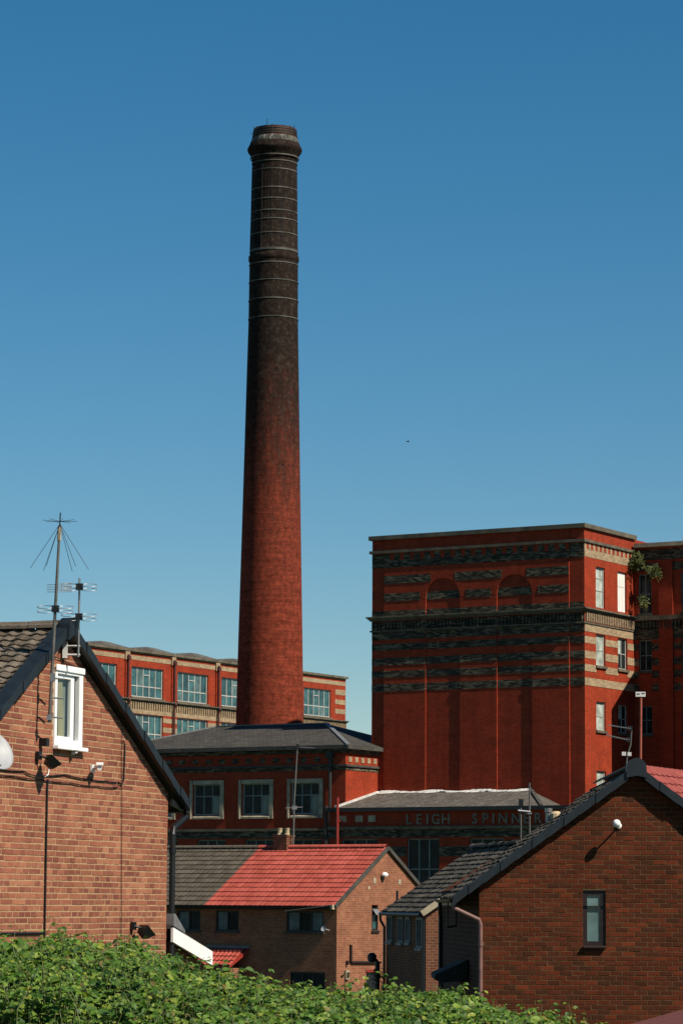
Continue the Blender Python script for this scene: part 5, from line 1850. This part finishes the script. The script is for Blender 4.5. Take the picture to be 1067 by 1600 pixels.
# ============================================================ red roofed house behind the right gable
bh = thing('brick_house', 'house with sunlit pinkish red tiles showing behind the right gable peak', 'house', (8.57, 60.7, 0), R(65))
w = MB().box(0, 9, 0, 6, 0, 5.6)
w.add([(0, 0, 5.6), (0, 6, 5.6), (0, 3, 7.6)], [(0, 2, 1)])
w.add([(9, 0, 5.6), (9, 6, 5.6), (9, 3, 7.6)], [(0, 1, 2)])
w.build('wall', 'brick_far', bh)
rb = MB().add([(-.1, -.3, 5.45), (9.1, -.3, 5.45), (9.1, 3, 7.68), (-.1, 3, 7.68), (-.1, 6.3, 5.45), (9.1, 6.3, 5.45)], [(0, 1, 2, 3), (3, 2, 5, 4)]).build('roof', 'roofdark', bh)
nn = math.hypot(2.23, 3.3)
lay_tiles(rb, (-.1, -.3, 5.47), (1, 0, 0), (0, 3.3 / nn, 2.23 / nn), 9.2, nn, .32, .33, 'tile_pink', 'tile_pink', lambda p: -1, amp=.025, th=.035, limit=0, seg=4)
lay_tiles(rb, (9.1, 6.3, 5.47), (-1, 0, 0), (0, -3.3 / nn, 2.23 / nn), 9.2, nn, .32, .33, 'tile_pink', 'tile_pink', lambda p: -1, amp=.025, th=.035, limit=0, seg=4)
MB().tube([(-.1, 3, 7.66), (9.1, 3, 7.66)], .09, 8).build('ridge', 'tile_pink', rb)
rp = thing('tv_aerial', 'red oxide pole topped by a small pale panel aerial', 'aerial', (6.08, 62.4, 7.6), 0)
MB().tube([(0, 0, -.15), (.02, 0, 1.5)], .024, 8).build('pole', 'rustpole', rp)
MB().box(-.09, .11, -.03, .0, 1.52, 1.62).build('panel_aerial', 'lead', rp)
MB().box(-.07, -.01, -.034, -.031, 1.565, 1.585).box(.03, .09, -.034, -.031, 1.575, 1.595).build('slots', 'black', rp)

# ============================================================ bits at ground level
sh_ = thing('garden_shed', 'corner of a red brown felt shed roof at the lower right edge', 'shed', (4.22, 30, -.06), 0)
MB().box(-1.15, 1.15, .1, 1.9, 0, 3.55).build('wall', 'brown_w', sh_)
sr = MB().prism_y([(-1.35, 3.72), (-1.30, 3.66), (0, 4.02), (1.3, 3.66), (1.35, 3.72), (0, 4.10)], 0.0, 2.0).build('roof', 'shed', sh_)
MB().prism_y([(-1.36, 3.66), (0, 4.03), (1.36, 3.66), (1.36, 3.55), (0, 3.92), (-1.36, 3.55)], -0.03, -0.002).build('barge_board', 'shed', sr)
wp = tag(bevel(MB().box(-.03, .03, -.03, .03, 0, 2.08).box(-.038, .038, -.038, .038, 2.082, 2.11).build('gate_post', 'white_p'), .006), 'slim white gate post beside the dark gable door', 'post')
wp.location = (0.87, 106.5, 0)
fp = thing('lamp_post', 'black lamp bracket with shaggy creeper beside the shaded terrace corner', 'lamp', (1.13, 91.0, 0), 0)
MB().tube([(0, 0, 0), (0, 0, 3.25)], .07, 8).build('post', 'black', fp)
MB().tube([(0, 0, 3.25), (-.12, -.05, 3.35)], .05, 8).lathe([(.04, 0), (.13, .05), (.14, .2), (.06, .28)], 12, (-.16, -.06, 3.22)).build('lamp_head', 'black', fp)
fo = MB()
for k in range(260):
    z = random.uniform(.4, 3.1)
    a = random.uniform(0, 6.28)
    r = abs(random.gauss(.12, .1)) * (1.6 - z * .3)
    m = orient((math.cos(a), math.sin(a), random.uniform(-.6, .4)), (0, 0, 1))
    lf = leaf_blade(random.uniform(.1, .18), random.uniform(.06, .1), .2, 3, .3)
    fo.add([m @ Vector(q) + Vector((r * math.cos(a), r * math.sin(a), z)) for q in lf.v], lf.f)
fo.build('creeper', 'leaf_d', fp, kind='stuff')
# bird
bd = thing('bird', 'tiny dark bird in flight right of the chimney', 'bird', (2.6, 120, 23.04), R(20))
bb = MB()
segs = [(-.13, .008), (-.09, .03), (-.02, .042), (.06, .035), (.10, .028), (.14, .024), (.165, .006)]
o0 = len(bb.v)
for x, r in segs:
    for k in range(8):
        t = 2 * math.pi * k / 8
        bb.v.append((x, r * math.cos(t), r * math.sin(t) * .9))
for i in range(len(segs) - 1):
    for k in range(8):
        bb.f.append((i * 8 + k, i * 8 + (k + 1) % 8, (i + 1) * 8 + (k + 1) % 8, (i + 1) * 8 + k))
bb.add([(.08, .02, .02), (-.03, .02, .02), (-.06, .14, .07), (.05, .13, .075), (-.07, .27, .03)], [(0, 1, 2, 3), (3, 2, 4)])
bb.add([(.08, -.02, .02), (-.03, -.02, .02), (-.06, -.14, .07), (.05, -.13, .075), (-.07, -.27, .03)], [(3, 2, 1, 0), (4, 2, 3)])
bb.add([(-.1, 0, .012), (-.21, .04, .01), (-.21, -.04, .01)], [(0, 1, 2)])
bb.xform(lambda p: p * 0.45)
bb.build('body', 'feather', bd, smooth=True)

# ============================================================ brambles in front
TOP = [(-3.2, 4.62), (-2.51, 4.61), (-2.28, 4.59), (-2.04, 4.65), (-1.8, 4.56), (-1.56, 4.60), (-1.25, 4.48), (-1.09, 4.40), (-.85, 4.33), (-.61, 4.33), (-.37, 4.29), (-.04, 4.25), (.2, 4.24), (.43, 4.26), (.72, 4.24), (1.02, 4.20), (1.24, 4.12), (1.52, 4.10), (1.95, 4.02), (2.4, 3.85), (3.2, 3.7)]
def top_z(x):
    if x <= TOP[0][0]:
        return TOP[0][1]
    for (a, za), (b, zb) in zip(TOP, TOP[1:]):
        if a <= x <= b:
            return za + (zb - za) * (x - a) / (b - a)
    return TOP[-1][1]
def bramble(label, xa, xb, n_sprig, seed):
    rnd = random.Random(seed)
    root = thing('bramble_bush', label, 'bush', ((xa + xb) / 2, 23, 3.1), 0, 'brambles along the bottom of the picture')
    off = Vector(root.location)
    protos = [leaf_blade(1.0, rnd.uniform(.68, .82), rnd.uniform(.15, .4), 5, rnd.uniform(.12, .4)) for _ in range(5)]
    # toothed margin
    for p in protos:
        p.v = [(x * (1 + .10 * ((i % 2) * 2 - 1)), y + (0.03 if abs(x) > .01 else 0) * rnd.uniform(-1, 1), z) for i, (x, y, z) in enumerate(p.v)]
    meshes = [p.mesh('leaf', 'leaf', smooth=False) for p in protos]
    fo, st = MB(), MB()
    leaves = []
    def leafs(p, d, size):
        nrm = Vector((rnd.uniform(-.5, .7), rnd.uniform(-.9, .1), 1.0))
        k = rnd.randrange(5)
        m3 = orient(d, nrm) * size
        m = m3.to_4x4()
        m.translation = p - off
        leaves.append((p.y, p.z, k, m))
    for s in range(n_sprig):
        x = rnd.uniform(xa, xb)
        y = 20.2 + 6.2 * rnd.random() ** 1.0
        low = s % 5 < 3                       # the near face of the bush
        if low:
            y = rnd.uniform(19.3, 21.5)
        edge = min(1, (x - xa) / .12 + .3, (xb - x) / .12 + .3)
        zt = top_z(x * 23 / max(y, 1)) + (HC - top_z(x * 23 / y)) * (1 - y / 23) 
        zt = min(zt, HC - .12)
        lump = .08 * math.sin(x * 5.3 + y * 1.9) + .07 * math.sin(x * 11.0 - y * 3.1)
        zt += lump * .55 - .05 + rnd.gauss(0, .02)
        if y < 23:
            zt -= (23 - y) * .055
        if low:
            zt -= rnd.random() * (.36 if s % 5 == 0 else 1.15)
            zt = max(zt, ground_z(0, y) + .25)
        h = rnd.uniform(.25, .5)
        if rnd.random() < .06:
            zt += rnd.uniform(.04, .15)
        base = Vector((x + rnd.uniform(-.15, .15), y + rnd.uniform(-.1, .25), zt - h))
        tip = Vector((x, y, zt))
        mid = base.lerp(tip, .5) + Vector((rnd.gauss(0, .03), rnd.gauss(0, .03), .03))
        st.tube([base.lerp(mid, .5) - off, mid - off, tip - off], [.004, .0035, .002], 4)
        if s % 3 == 0:                          # canes rooted in the bank
            foot = Vector((base.x + rnd.uniform(-.2, .2), base.y + rnd.uniform(-.1, .2), ground_z(0, base.y) - .06))
            st.tube([foot - off, (foot * .45 + base * .55) + Vector((rnd.gauss(0, .05), 0, 0)) - off, base.lerp(mid, .5) - off], [.009, .006, .004], 4)
        nl = rnd.randint(4, 6)
        a0 = rnd.uniform(0, 6.28)
        for k in range(nl):
            t = .2 + .8 * (k + 1) / nl
            p = base.lerp(mid, t * 2) if t < .5 else mid.lerp(tip, t * 2 - 1)
            a = a0 + k * 2.4
            dr = Vector((math.cos(a), math.sin(a), rnd.uniform(.05, .5)))
            q = p + dr.normalized() * rnd.uniform(.02, .06)
            sz = rnd.choice((.04, .05, .058, .066, .08)) * rnd.uniform(.85, 1.1) * (1.0 if t < .9 else .6)
            dd = dr + Vector((0, 0, rnd.uniform(-.9, .1)))
            leafs(q, dd, sz)
            side = Vector((-math.sin(a), math.cos(a), 0))
            if rnd.random() < .8:
                leafs(q, dd * .35 + side + Vector((0, 0, -.15)), sz * .8)
                leafs(q, dd * .35 - side + Vector((0, 0, -.15)), sz * .8)
    leaves.sort(key=lambda l: l[0] - l[1] * 6)
    for i, (yy, zz, k, m) in enumerate(leaves):
        if i % 6 == 0 and i // 6 < 300:
            put('leaf', meshes[k], root, m)
        else:
            fo.add([m @ Vector(q) for q in protos[k].v], protos[k].f)
    fo.build('foliage', 'leaf', root, kind='stuff')
    st.build('stems', 'stem', root, kind='stuff')
bramble('tall leafy bramble bush in front of the orange brick house', -3.4, -0.75, 3900, 1)
bramble('lower leafy brambles in front of the red roofed house and terrace', -0.95, 1.15, 2900, 2)
bramble('thin bramble sprays in front of the brown red gable', 0.95, 2.15, 900, 3)
